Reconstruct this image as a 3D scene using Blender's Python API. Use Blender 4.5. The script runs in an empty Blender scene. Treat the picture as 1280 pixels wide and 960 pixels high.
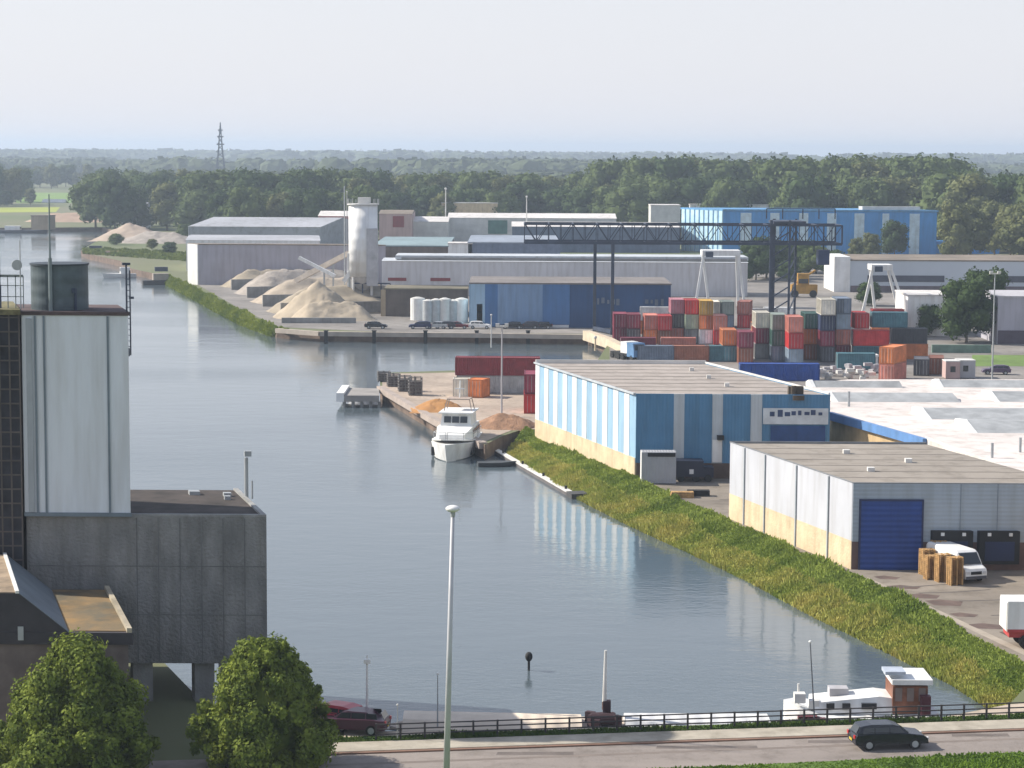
import bpy, math, random
from mathutils import Vector, Matrix, noise
from mathutils.geometry import tessellate_polygon
R = math.radians
random.seed(7)
sc = bpy.context.scene
col = sc.collection

# ------------------------------------------------------------------ camera
CAMZ = 35.0
FPX = 2800.0            # focal length in pixels of the 1280x960 photograph
PITCH = math.atan(293.0 / FPX)
ROLL = R(0.3)
cd = bpy.data.cameras.new('camera'); cam = bpy.data.objects.new('camera', cd); col.objects.link(cam)
cd.sensor_width = 36.0; cd.lens = FPX / 1280 * 36.0
cd.clip_start = 1.0; cd.clip_end = 60000
CM = Matrix.Translation((0, 0, CAMZ)) @ Matrix.Rotation(R(90) - PITCH, 4, 'X') @ Matrix.Rotation(ROLL, 4, 'Z')
cam.matrix_world = CM
sc.camera = cam
MR = CM.to_3x3(); MRI = MR.inverted()

def G(px, py, z=0.0):
    """world point at height z seen in pixel px,py of the photograph"""
    d = MR @ Vector((px - 640, -(py - 480), -FPX))
    t = (z - CAMZ) / d.z
    return Vector((d.x * t, d.y * t, z))
def AT(px, Y, z=0.0):
    """world point at depth Y and height z in pixel column px"""
    x = 0.0
    for _ in range(6):
        c = MRI @ (Vector((x, Y, z)) - Vector((0, 0, CAMZ)))
        x += (px - 640 - c.x / -c.z * FPX) * (-c.z) / FPX
    return Vector((x, Y, z))
def ZT(P, py):
    """height above point P that shows in pixel row py"""
    z = 10.0
    for _ in range(8):
        c = MRI @ (Vector((P.x, P.y, z)) - Vector((0, 0, CAMZ)))
        row = 480 - c.y / -c.z * FPX
        z += (row - py) * (-c.z) / FPX
    return z

# ------------------------------------------------------------------ world, sun
w = bpy.data.worlds.new('World'); sc.world = w; w.use_nodes = True
nt = w.node_tree; bg = nt.nodes['Background']
SUN_EL, SUN_AZ = 36.0, -75.0     # azimuth clockwise from +Y
sky = nt.nodes.new('ShaderNodeTexSky'); sky.sky_type = 'NISHITA'; sky.sun_disc = False
sky.sun_elevation = R(SUN_EL); sky.sun_rotation = R(SUN_AZ % 360)
sky.air_density = 1.0; sky.dust_density = 1.2; sky.ozone_density = 2.5; sky.altitude = 0
# pale summer haze whitens the sky towards the horizon
tcw = nt.nodes.new('ShaderNodeTexCoord'); sx = nt.nodes.new('ShaderNodeSeparateXYZ'); nt.links.new(tcw.outputs['Generated'], sx.inputs[0])
mrw = nt.nodes.new('ShaderNodeMapRange'); mrw.inputs['From Min'].default_value = 0.0; mrw.inputs['From Max'].default_value = 0.6
mrw.inputs['To Min'].default_value = 0.93; mrw.inputs['To Max'].default_value = 0.25; nt.links.new(sx.outputs[2], mrw.inputs[0])
mxw = nt.nodes.new('ShaderNodeMix'); mxw.data_type = 'RGBA'; nt.links.new(mrw.outputs[0], mxw.inputs[0])
nt.links.new(sky.outputs[0], mxw.inputs[6]); mxw.inputs[7].default_value = (4.78, 4.76, 5.05, 1)
nt.links.new(mxw.outputs[2], bg.inputs[0]); bg.inputs[1].default_value = 0.10
sd = bpy.data.lights.new('sun', 'SUN'); sun = bpy.data.objects.new('sun', sd); col.objects.link(sun)
sd.energy = 3.9; sd.angle = R(0.5); sd.color = (1.0, 0.93, 0.82)
sv = Vector((math.sin(R(SUN_AZ)) * math.cos(R(SUN_EL)), math.cos(R(SUN_AZ)) * math.cos(R(SUN_EL)), math.sin(R(SUN_EL))))
sun.rotation_euler = sv.to_track_quat('Z', 'Y').to_euler()
vs = sc.view_settings; vs.view_transform = 'Standard'; vs.look = 'None'; vs.exposure = 0.85; vs.gamma = 1.0
vs.use_curve_mapping = False
sc.cycles.volume_bounces = 0
sc.cycles.max_bounces = 6

# ------------------------------------------------------------------ materials
MATS = {}
def mat(name, c, rough=0.75, var=0.12, scale=0.5, metal=0.0, c2=None, bump=0.0, bscale=5.0, stripes=None, spec=0.4, stretch=(1, 1, 1), detail=6, trans=0.0):
    """procedural paint/stone: base colour broken up by two noises; stripes = (axis, period m, depth) corrugation"""
    if name in MATS: return MATS[name]
    m = bpy.data.materials.new(name); m.use_nodes = True
    n = m.node_tree; b = n.nodes['Principled BSDF']
    tc = n.nodes.new('ShaderNodeTexCoord'); mp = n.nodes.new('ShaderNodeMapping'); mp.inputs['Scale'].default_value = stretch
    n.links.new(tc.outputs['Object'], mp.inputs[0])
    no = n.nodes.new('ShaderNodeTexNoise'); no.inputs['Scale'].default_value = scale; no.inputs['Detail'].default_value = detail; no.inputs['Roughness'].default_value = 0.6
    n.links.new(mp.outputs[0], no.inputs[0])
    r = n.nodes.new('ShaderNodeValToRGB')
    a = c2 if c2 else tuple(x * (1 - var * 2) for x in c)
    d = c if c2 else tuple(min(1, x * (1 + var)) for x in c)
    r.color_ramp.elements[0].position = 0.32; r.color_ramp.elements[1].position = 0.68
    r.color_ramp.elements[0].color = (*a, 1); r.color_ramp.elements[1].color = (*d, 1)
    n.links.new(no.outputs[0], r.inputs[0]); n.links.new(r.outputs[0], b.inputs['Base Color'])
    if any(k in name for k in ('wall', 'warehouse', 'silo', 'tower', 'cladding', 'panel', 'brick', 'concrete', 'stripe', 'sheet', 'door', 'steel_blue', '_blue', 'white_paint', 'tank')):
        # rain streaks and grime running down the face
        m2 = n.nodes.new('ShaderNodeMapping'); m2.inputs['Scale'].default_value = (1.3, 1.3, .14); n.links.new(tc.outputs['Object'], m2.inputs[0])
        n2 = n.nodes.new('ShaderNodeTexNoise'); n2.inputs['Scale'].default_value = .9; n2.inputs['Detail'].default_value = 7; n.links.new(m2.outputs[0], n2.inputs[0])
        r2 = n.nodes.new('ShaderNodeValToRGB'); r2.color_ramp.elements[0].position = .30; r2.color_ramp.elements[1].position = .56
        g = .76 if ('concrete' in name or 'silo_c' in name) else .84
        r2.color_ramp.elements[0].color = (g, g * .98, g * .95, 1); r2.color_ramp.elements[1].color = (1, 1, 1, 1); n.links.new(n2.outputs[0], r2.inputs[0])
        mm = n.nodes.new('ShaderNodeMix'); mm.data_type = 'RGBA'; mm.blend_type = 'MULTIPLY'; mm.inputs[0].default_value = 1
        n.links.new(r.outputs[0], mm.inputs[6]); n.links.new(r2.outputs[0], mm.inputs[7]); n.links.new(mm.outputs[2], b.inputs['Base Color'])
    if 'roof' in name or 'asphalt' in name or 'yard' in name or 'paving' in name:
        # puddle stains and patches
        n2 = n.nodes.new('ShaderNodeTexNoise'); n2.inputs['Scale'].default_value = .45; n2.inputs['Detail'].default_value = 9; n2.inputs['Roughness'].default_value = .7; n.links.new(tc.outputs['Object'], n2.inputs[0])
        r2 = n.nodes.new('ShaderNodeValToRGB'); r2.color_ramp.elements[0].position = .36; r2.color_ramp.elements[1].position = .52
        r2.color_ramp.elements[0].color = (.74, .73, .71, 1); r2.color_ramp.elements[1].color = (1, 1, 1, 1); n.links.new(n2.outputs[0], r2.inputs[0])
        mm = n.nodes.new('ShaderNodeMix'); mm.data_type = 'RGBA'; mm.blend_type = 'MULTIPLY'; mm.inputs[0].default_value = 1
        n.links.new(r.outputs[0], mm.inputs[6]); n.links.new(r2.outputs[0], mm.inputs[7]); n.links.new(mm.outputs[2], b.inputs['Base Color'])
    b.inputs['Roughness'].default_value = rough; b.inputs['Metallic'].default_value = metal
    b.inputs['Specular IOR Level'].default_value = spec
    last = None
    if bump:
        nb = n.nodes.new('ShaderNodeTexNoise'); nb.inputs['Scale'].default_value = bscale; nb.inputs['Detail'].default_value = 4
        n.links.new(tc.outputs['Object'], nb.inputs[0])
        bp = n.nodes.new('ShaderNodeBump'); bp.inputs['Strength'].default_value = bump; bp.inputs['Distance'].default_value = 0.3
        n.links.new(nb.outputs[0], bp.inputs['Height']); last = bp
    if stripes:
        ax, per, dep = stripes
        wv = n.nodes.new('ShaderNodeTexWave'); wv.bands_direction = ax; wv.inputs['Scale'].default_value = 0.314 / per
        wv.inputs['Distortion'].default_value = 0
        n.links.new(tc.outputs['Object'], wv.inputs[0])
        bp = n.nodes.new('ShaderNodeBump'); bp.inputs['Strength'].default_value = 0.8; bp.inputs['Distance'].default_value = dep
        n.links.new(wv.outputs[1], bp.inputs['Height'])
        if last: n.links.new(last.outputs[0], bp.inputs['Normal'])
        last = bp
    if last: n.links.new(last.outputs[0], b.inputs['Normal'])
    if trans:
        tr = n.nodes.new('ShaderNodeBsdfTranslucent'); mx = n.nodes.new('ShaderNodeMixShader'); mx.inputs[0].default_value = trans
        n.links.new(r.outputs[0], tr.inputs[0]); n.links.new(b.outputs[0], mx.inputs[1]); n.links.new(tr.outputs[0], mx.inputs[2])
        n.links.new(mx.outputs[0], n.nodes['Material Output'].inputs[0])
    MATS[name] = m
    return m

def water_mat():
    m = bpy.data.materials.new('water'); m.use_nodes = True; n = m.node_tree; b = n.nodes['Principled BSDF']
    b.inputs['Base Color'].default_value = (0.085, 0.11, 0.125, 1); b.inputs['IOR'].default_value = 1.33
    tc = n.nodes.new('ShaderNodeTexCoord')
    def noi(scale, stretch, det=3):
        mp = n.nodes.new('ShaderNodeMapping'); mp.inputs['Scale'].default_value = stretch
        n.links.new(tc.outputs['Object'], mp.inputs[0])
        x = n.nodes.new('ShaderNodeTexNoise'); x.inputs['Scale'].default_value = scale; x.inputs['Detail'].default_value = det
        n.links.new(mp.outputs[0], x.inputs[0]); return x
    small = noi(1.3, (1, 1.3, 1), 4); mid = noi(0.28, (0.7, 1.2, 1), 3)
    wind = noi(0.016, (0.5, 1.6, 1), 4)
    ramp = n.nodes.new('ShaderNodeMapRange'); ramp.inputs['From Min'].default_value = 0.35; ramp.inputs['From Max'].default_value = 0.65
    ramp.inputs['To Min'].default_value = 0.12; ramp.inputs['To Max'].default_value = 0.9
    n.links.new(wind.outputs[0], ramp.inputs[0])
    b1 = n.nodes.new('ShaderNodeBump'); b1.inputs['Distance'].default_value = 0.03
    n.links.new(ramp.outputs[0], b1.inputs['Strength']); n.links.new(small.outputs[0], b1.inputs['Height'])
    b2 = n.nodes.new('ShaderNodeBump'); b2.inputs['Distance'].default_value = 0.06; b2.inputs['Strength'].default_value = 0.6
    n.links.new(mid.outputs[0], b2.inputs['Height']); n.links.new(b1.outputs[0], b2.inputs['Normal'])
    n.links.new(b2.outputs[0], b.inputs['Normal'])
    rr = n.nodes.new('ShaderNodeMapRange'); rr.inputs['From Min'].default_value = 0.35; rr.inputs['From Max'].default_value = 0.65
    rr.inputs['To Min'].default_value = 0.06; rr.inputs['To Max'].default_value = 0.16
    n.links.new(wind.outputs[0], rr.inputs[0]); n.links.new(rr.outputs[0], b.inputs['Roughness'])
    return m

white = mat('white_paint', (0.78, 0.78, 0.76), 0.5, 0.06, 0.4)
offwhite = mat('off_white', (0.62, 0.61, 0.58), 0.7, 0.1, 0.3)
glass = mat('dark_glass', (0.03, 0.035, 0.04), 0.12, 0.1, spec=0.6)
black = mat('black_rubber', (0.02, 0.02, 0.02), 0.8, 0.2)
darkmetal = mat('dark_steel', (0.04, 0.055, 0.09), 0.6, 0.2)
steel = mat('galvanised_steel', (0.38, 0.40, 0.41), 0.5, 0.1, 1.0, metal=0.2)
palegrey = mat('pale_grey_sheet', (0.50, 0.52, 0.54), 0.6, 0.06, 0.2, stripes=('X', 0.4, 0.04))
concrete = mat('weathered_concrete', (0.30, 0.30, 0.29), 0.9, 0.18, 0.25, bump=0.3)
cream = mat('cream_brick', (0.62, 0.50, 0.33), 0.85, 0.1, 0.6, bump=0.2)
roofgrey = mat('grey_roof_felt', (0.33, 0.30, 0.27), 0.9, 0.10, 0.12, stretch=(1, 0.4, 1))
bluepaint = mat('blue_sheet', (0.07, 0.20, 0.38), 0.5, 0.07, 0.2, stripes=('X', 0.5, 0.04))
wood = mat('pallet_wood', (0.48, 0.29, 0.12), 0.85, 0.25, 2.0)
rust = mat('rusty_steel', (0.22, 0.08, 0.05), 0.85, 0.3, 1.0)
redpaint = mat('red_paint', (0.42, 0.05, 0.05), 0.5, 0.15)

# ------------------------------------------------------------------ mesh builder
SKEW = [0.0]      # plan angle of the silo complex, whose side walls run back to the left
class MB:
    def __init__(s): s.v = []; s.f = []; s.m = []
    def face(s, pts, mi=0):
        i = len(s.v); s.v += [tuple(p) for p in pts]; s.f.append(tuple(range(i, i + len(pts)))); s.m.append(mi)
    def fbox(s, F, a0, a1, b0, b1, z0, z1, mi=0, top=None):
        p = [F(a, b, z) for z in (z0, z1) for a, b in ((a0, b0), (a1, b0), (a1, b1), (a0, b1))]
        i = len(s.v); s.v += [tuple(q) for q in p]
        for k, q in enumerate(((3, 2, 1, 0), (4, 5, 6, 7), (0, 1, 5, 4), (1, 2, 6, 5), (2, 3, 7, 6), (3, 0, 4, 7))):
            s.f.append(tuple(i + j for j in q)); s.m.append(top if (k == 1 and top is not None) else mi)
        return s
    def box(s, a0, a1, b0, b1, z0, z1, mi=0, top=None): return s.fbox(lambda a, b, z: (a, b, z), a0, a1, b0, b1, z0, z1, mi, top)
    def bx(s, c, d, rz=0, mi=0):
        cs, sn = math.cos(rz), math.sin(rz)
        F = lambda a, b, z: (c[0] + a * cs - b * sn, c[1] + a * sn + b * cs, c[2] + z)
        return s.fbox(F, -d[0] / 2, d[0] / 2, -d[1] / 2, d[1] / 2, -d[2] / 2, d[2] / 2, mi)
    def cyl(s, p0, p1, r0, r1=None, n=10, mi=0, caps=True):
        r1 = r0 if r1 is None else r1
        p0, p1 = Vector(p0), Vector(p1); ax = (p1 - p0).normalized(); t = ax.orthogonal().normalized(); u = ax.cross(t)
        i = len(s.v)
        for p, r in ((p0, r0), (p1, r1)):
            for k in range(n):
                a = 2 * math.pi * k / n; s.v.append(tuple(p + (t * math.cos(a) + u * math.sin(a)) * r))
        for k in range(n):
            j = (k + 1) % n; s.f.append((i + k, i + j, i + n + j, i + n + k)); s.m.append(mi)
        if caps:
            s.f.append(tuple(i + n - 1 - k for k in range(n))); s.m.append(mi); s.f.append(tuple(i + n + k for k in range(n))); s.m.append(mi)
        return s
    def bar(s, p0, p1, wd=0.2, mi=0): return s.cyl(p0, p1, wd / 1.41, wd / 1.41, 4, mi)
    def prism(s, poly, z0, z1, mi=0, top=None):
        n = len(poly); i = len(s.v)
        s.v += [(p[0], p[1], z0) for p in poly] + [(p[0], p[1], z1) for p in poly]
        for k in range(n):
            j = (k + 1) % n; s.f.append((i + k, i + j, i + n + j, i + n + k)); s.m.append(mi)
        s.f.append(tuple(i + n + k for k in range(n))); s.m.append(mi if top is None else top)
        s.f.append(tuple(i + n - 1 - k for k in range(n))); s.m.append(mi)
        return s
    def side(s, prof, y0, y1, mi=0):
        """profile in x,z extruded along y"""
        n = len(prof); i = len(s.v)
        s.v += [(p[0], y0, p[1]) for p in prof] + [(p[0], y1, p[1]) for p in prof]
        for k in range(n):
            j = (k + 1) % n; s.f.append((i + k, i + j, i + n + j, i + n + k)); s.m.append(mi)
        s.f.append(tuple(i + n - 1 - k for k in range(n))); s.m.append(mi); s.f.append(tuple(i + n + k for k in range(n))); s.m.append(mi)
        return s
    def loft(s, rings, mi=0, caps=True):
        i = len(s.v); n = len(rings[0])
        for r in rings: s.v += [tuple(p) for p in r]
        for k in range(len(rings) - 1):
            for j in range(n):
                l = (j + 1) % n
                s.f.append((i + k * n + j, i + k * n + l, i + (k + 1) * n + l, i + (k + 1) * n + j)); s.m.append(mi)
        if caps:
            s.f.append(tuple(i + n - 1 - j for j in range(n))); s.m.append(mi)
            s.f.append(tuple(i + (len(rings) - 1) * n + j for j in range(n))); s.m.append(mi)
        return s
    def ball(s, c, r, n=8, sq=(1, 1, 1), mi=0):
        rings = []
        for k in range(1, n):
            a = math.pi * k / n - math.pi / 2
            rings.append([(c[0] + r * sq[0] * math.cos(a) * math.cos(2 * math.pi * j / (2 * n)), c[1] + r * sq[1] * math.cos(a) * math.sin(2 * math.pi * j / (2 * n)), c[2] + r * sq[2] * math.sin(a)) for j in range(2 * n)])
        return s.loft(rings, mi)
    def build(s, name, mats, parent=None, smooth=False, loc=None):
        me = bpy.data.meshes.new(name)
        if SKEW[0]: s.v = [(x + SKEW[0] * y, y, z) for x, y, z in s.v]
        me.from_pydata(s.v, [], s.f)
        if not isinstance(mats, (list, tuple)): mats = [mats]
        for m in mats: me.materials.append(m)
        if len(mats) > 1: me.polygons.foreach_set('material_index', s.m)
        if smooth: me.polygons.foreach_set('use_smooth', [True] * len(s.f))
        me.update()
        o = bpy.data.objects.new(name, me); col.objects.link(o)
        if parent: o.parent = parent
        if loc is not None: o.location = loc
        return o

def tag(o, label=None, cat=None, group=None, kind=None):
    if label: o['label'] = label
    if cat: o['category'] = cat
    if group: o['group'] = group
    if kind: o['kind'] = kind
    return o
def thing(name, label, cat, loc, rot=0, group=None):
    o = bpy.data.objects.new(name, None); col.objects.link(o); o.location = loc; o.rotation_euler = (0, 0, rot)
    return tag(o, label, cat, group)
def copy_tree(o, parent=None):
    c = o.copy(); col.objects.link(c)
    if parent: c.parent = parent
    for ch in list(o.children): copy_tree(ch, c)
    return c
def frame(u, v):
    """local skewed frame: a metres along u, b metres along v"""
    u = Vector((u.x, u.y, 0)).normalized(); v = Vector((v.x, v.y, 0)).normalized()
    return lambda a, b, z: (u.x * a + v.x * b, u.y * a + v.y * b, z)

# ------------------------------------------------------------------ ground, water
WZ = -1.8
near_shore = [Vector((-3000, 150, 0)), Vector((-60, 150, 0)), G(120, 800), G(176, 815), G(203, 826), G(238, 862), G(262, 886), G(345, 905), G(480, 914), G(730, 910), G(1000, 903), G(1180, 896), G(1262, 880)]
bank_top = [G(1290, 850), G(1268, 827), G(1219, 803), G(1166, 768), G(1065, 721), G(985, 689), G(912, 655), G(850, 627), G(800, 603), G(750, 578), G(700, 554), G(655, 536)]
quay_b = [G(628, 545), G(606, 556), G(545, 524), G(475, 483), G(475, 466), G(600, 462), G(742, 458), G(760, 430), G(735, 419)]
quay_c = [G(600, 417), G(400, 415), G(346, 411)]
bank2 = [G(320, 400), G(270, 375), G(225, 352), G(207, 345)]
rest = [G(165, 336), G(150, 326), G(112, 318), G(101, 313), G(118, 303), G(150, 290), G(128, 284), G(60, 284.5), G(-40, 285), Vector((-3000, 1050, 0))]
shore = near_shore + bank_top + quay_b + quay_c + bank2 + rest
outer = shore + [Vector((-14000, 1200, 0)), Vector((-14000, 16000, 0)), Vector((14000, 16000, 0)), Vector((14000, -300, 0)), Vector((-3000, -300, 0))]
mb = MB(); mb.v = [tuple(p) for p in outer]
for t in tessellate_polygon([outer]):
    a, b, c = [Vector(outer[i]) for i in t]
    if (b - a).cross(c - a).z < 0: t = (t[0], t[2], t[1])
    mb.f.append(tuple(t)); mb.m.append(0)
for i in range(len(shore) - 1):
    a, b = shore[i], shore[i + 1]
    mb.face([a, b, b + Vector((0, 0, -6)), a + Vector((0, 0, -6))], 1)
ground_m = mat('field_ground', (0.10, 0.13, 0.045), 0.95, 0.1, 0.01, c2=(0.16, 0.15, 0.09), detail=10)
quay_m = mat('quay_wall', (0.17, 0.12, 0.09), 0.9, 0.25, 0.4)
tag(mb.build('ground', [ground_m, quay_m]), kind='structure')
wb = MB(); wb.face([(-3000, 100, WZ), (600, 100, WZ), (600, 1150, WZ), (-3000, 1150, WZ)])
tag(wb.build('water', water_mat()), kind='structure')

def sheet(name, pts, m, z=0.02):
    b = MB(); ps = [Vector((p.x, p.y, z)) for p in pts]; b.v = [tuple(p) for p in ps]
    for t in tessellate_polygon([ps]):
        if (ps[t[1]] - ps[t[0]]).cross(ps[t[2]] - ps[t[0]]).z < 0: t = (t[0], t[2], t[1])
        b.f.append(tuple(t)); b.m.append(0)
    return tag(b.build(name, m), kind='structure')

yard_m = mat('yard_concrete', (0.34, 0.29, 0.24), 0.9, 0.12, 0.08, bump=0.1)
apron_m = mat('yard_asphalt', (0.25, 0.215, 0.175), 0.9, 0.16, 0.12, stretch=(0.3, 1, 1))
sheet('pier_pavement', [G(477, 467.5), G(478, 482.5), G(545, 522), G(604, 553), G(627, 543), G(652, 533), G(700, 551), G(760, 520), G(760, 462)], mat('pier_concrete', (0.42, 0.34, 0.27), 0.9, 0.15, 0.1), 0.03)
sheet('container_yard', [G(762, 462), G(762, 432), G(742, 417.5), G(480, 415), G(350, 409), G(300, 386), G(240, 352), G(240, 330), G(1500, 330), G(1500, 480), G(1060, 500)], mat('storage_yard', (0.24, 0.22, 0.20), 0.9, 0.2, 0.05), 0.02)
sheet('quay_road', [G(805, 602), G(850, 625), G(912, 652), G(985, 686), G(1065, 717), G(1166, 764), G(1219, 798), G(1275, 827), G(1500, 850), G(1500, 560), G(880, 560), G(800, 585)], apron_m, 0.02)

for i, (px, row, w_) in enumerate(((1118, 736, 30), (1146, 748, 26), (1168, 757, 34), (1196, 771, 22), (1222, 786, 30), (1262, 797, 24), (1100, 724, 22), (980, 668, 26))):
    a_, d_ = G(px, row), 1.0 + (i % 3) * .4; ww = w_ / 17.
    sheet('worn_patch', [a_, a_ + Vector((ww, -.2, 0)), a_ + Vector((ww + .5, d_ - .3, 0)), a_ + Vector((ww * .4, d_ + .5, 0)), a_ + Vector((-.4, d_, 0))], mat('worn_patch', (.13, .09, .075), .9, .2, .8), 0.027)
sheet('pale_strip', [G(1075, 722), G(1085, 722), G(1300, 822), G(1290, 824)], mat('pale_strip', (.36, .31, .25), .9, .1, .5), 0.024)
for i, (px, row, ln) in enumerate(((620, 944, 9), (820, 936, 12), (1010, 929, 8), (1190, 921, 7))):
    a_ = G(px, row); sheet('asphalt_patch', [a_, a_ + Vector((ln * .5, .12, 0)), a_ + Vector((ln * .5, .75, 0)), a_ + Vector((.1, .6, 0))], mat('patch_tar', (.15, .125, .11), .9, .15, .8), 0.026)
a_ = G(700, 950); b_ = G(1400, 923); sheet('wheel_track', [G(380, 957), G(1400, 918), G(1400, 920), G(380, 959.5)], mat('track_tar', (.20, .165, .14), .8, .1, .4), 0.024)
for i, (px, row) in enumerate(((1010, 700), (1100, 735), (1200, 752), (1240, 770), (1150, 742), (900, 625))):
    a_ = G(px, row); sheet('tyre_mark', [a_, a_ + Vector((3.2, .5, 0)), a_ + Vector((6, 1.6, 0)), a_ + Vector((5.9, 1.8, 0)), a_ + Vector((3.1, .75, 0)), a_ + Vector((-.1, .2, 0))], mat('tyre_mark', (.11, .095, .085), .9, .1, 1), 0.029)
# near strip: quay paving, hedge verge, pavement with kerb, road, grass
quayp = mat('quay_paving', (0.46, 0.38, 0.30), 0.9, 0.1, 0.3)
sheet('quay_paving', [G(430, 912.5), G(480, 914.5), G(730, 910.5), G(1000, 903.5), G(1180, 896.5), G(1262, 880.5), G(1330, 876), G(1330, 894), G(430, 924)], quayp, 0.012)
paves = mat('footpath_paving', (0.40, 0.36, 0.29), 0.9, 0.1, 0.6)
mb = MB(); P1 = [G(380, 932), G(1400, 897), G(1400, 908), G(380, 943.5)]
mb.prism([P1[3], P1[2], P1[1], P1[0]], -0.2, 0.12)
tag(mb.build('footpath', paves), kind='structure')
mb = MB(); K = [G(380, 943.8), G(1400, 908.3), G(1400, 909.8), G(380, 945.6)]
mb.prism([K[3], K[2], K[1], K[0]], -0.2, 0.10)
tag(mb.build('kerb', mat('kerb_brick', (0.22, 0.13, 0.09), 0.9, 0.1)), kind='structure')
roadm = mat('road_asphalt', (0.255, 0.22, 0.195), 0.9, 0.10, 0.25, bump=0.1, stretch=(0.25, 1, 1))
sheet('road', [G(-100, 961), G(380, 945.3), G(1400, 909.5), G(1400, 937), G(1290, 941), G(740, 968), G(-100, 1010)], roadm, 0.02)
lawnm = mat('lawn_grass', (0.10, 0.17, 0.02), 0.95, 0.1, 0.8, c2=(0.06, 0.11, 0.015), bump=0.5)
sheet('lawn', [G(740, 966), G(1290, 940), G(1420, 935), G(1420, 1300), G(-100, 1300), G(-100, 1010)], lawnm, 0.03)
sheet('road_verge', [G(400, 923), G(1400, 889), G(1400, 897.3), G(380, 932.3)], lawnm, 0.025)
# grassy slopes between bank tops and the waterline
def slope(name, top, bot, m, drop=-0.3):
    b = MB()
    for i in range(len(top) - 1):
        for k in range(3):
            q = lambda t, j: top[j].lerp(bot[j], t)
            b.face([q(k / 3, i), q((k + 1) / 3, i), q((k + 1) / 3, i + 1), q(k / 3, i + 1)])
    return tag(b.build(name, m), kind='structure')
bank_m = mat('bank_soil', (0.09, 0.11, 0.03), 0.95, 0.2, 0.4)
def L2(p): return Vector((p.x, p.y, p.z))
btop = [Vector((p.x, p.y, 0.05)) for p in bank_top]
bbot = [G(1252, 900, WZ - .2), G(1232, 890, WZ - .2), G(1190, 862, WZ - .2), G(1122, 828, WZ - .2), G(1010, 773, WZ - .2), G(930, 729, WZ - .2), G(860, 695, WZ - .2), G(790, 663, WZ - .2), G(757, 646, WZ - .2), G(716, 625, WZ - .2), G(668, 597, WZ - .2), G(632, 572, WZ - .2)]
slope('river_bank', btop, bbot, bank_m)
top2 = [Vector((p.x, p.y, 0.05)) for p in [G(360, 413)] + [G(346, 411)] + bank2]
bot2 = [G(362, 424, WZ - .2), G(337, 422, WZ - .2), G(300, 408, WZ - .2), G(252, 382, WZ - .2), G(208, 358, WZ - .2), G(196, 351, WZ - .2)]
slope('canal_bank', top2, bot2, bank_m)

def blades(name, quads, n, hgt, wid, m, label, cat, rr=0.5):
    """one tuft mesh over a list of (top a, bottom b) strips"""
    b = MB(); rnd = random.Random(len(quads) * 7 + n)
    L = [((quads[i + 1][0] - quads[i][0]).length) for i in range(len(quads) - 1)]; T = sum(L)
    for i in range(len(quads) - 1):
        for _ in range(int(n * L[i] / T)):
            s, t = rnd.random(), rnd.random()
            p = quads[i][0].lerp(quads[i + 1][0], s).lerp(quads[i][1].lerp(quads[i + 1][1], s), t)
            cl = noise.noise(Vector((p.x * 0.22, p.y * 0.13, 3.1))) * 0.9 + noise.noise(Vector((p.x * .7, p.y * .5, 9))) * .4
            h = hgt * (0.65 + 0.9 * max(-.35, cl)) * rnd.uniform(0.6, 1.15)
            a = rnd.uniform(0, math.pi); d = Vector((math.cos(a), math.sin(a), 0)) * wid * rnd.uniform(.5, 1.3)
            tip = p + Vector((rnd.gauss(0, .25) * h, rnd.gauss(0, .25) * h, h))
            md = p.lerp(tip, .55) + Vector((0, 0, .12 * h))
            b.face([p - d * .6, p + d * .6, md + d, tip, md - d])
    o = b.build(name, m); return tag(o, label, cat, kind='stuff')
def foliage(name, c, c2, scale=0.3, det=3):
    return mat(name, c, 0.85, 0.1, scale, c2=c2, trans=0.25, detail=det, spec=0.15)
green_f = foliage('scrub_leaf', (0.31, 0.37, 0.08), (0.12, 0.18, 0.03), 0.25)
reed_f = foliage('reed_leaf', (0.46, 0.41, 0.12), (0.22, 0.28, 0.05), 0.25)
up = [(btop[i] + (btop[i] - bbot[i]) * 0.03, btop[i].lerp(bbot[i], 0.62)) for i in range(len(btop))]
lo = [(btop[i].lerp(bbot[i], 0.45), btop[i].lerp(bbot[i], 0.98)) for i in range(len(btop))]
blades('scrub', up, 50000, 0.72, 0.10, green_f, 'green scrub and long grass along the top of the near river bank', 'grass')
blades('reeds', lo, 42000, 0.95, 0.09, reed_f, 'yellowing reeds along the waterline below the warehouses', 'reeds')
blades('bank_grass', [(top2[i], bot2[i]) for i in range(len(top2))], 9000, 1.1, 0.3, foliage('bank_leaf', (0.26, 0.30, 0.05), (0.13, 0.18, 0.03), 0.1), 'rough grass on the canal bank below the sand bays', 'grass')
vq = [(G(x, 924.5 - (x - 400) * 0.0345), G(x, 931 - (x - 400) * 0.0345)) for x in range(400, 1400, 50)]
blades('verge_grass', [(a, b) for a, b in vq], 9000, 0.35, 0.05, foliage('verge_leaf', (0.10, 0.15, 0.03), (0.04, 0.08, 0.02), 0.8), 'grass verge under the roadside railing', 'grass')
lq = [(G(x, 966 - (x - 740) * 0.048), G(x, 1000 - (x - 740) * 0.03)) for x in range(700, 1400, 50)]
blades('lawn_grass', lq, 16000, 0.22, 0.06, foliage('lawn_leaf', (0.15, 0.24, 0.025), (0.08, 0.14, 0.02), 0.5), 'mown bright grass beside the road in the foreground', 'grass')

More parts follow.
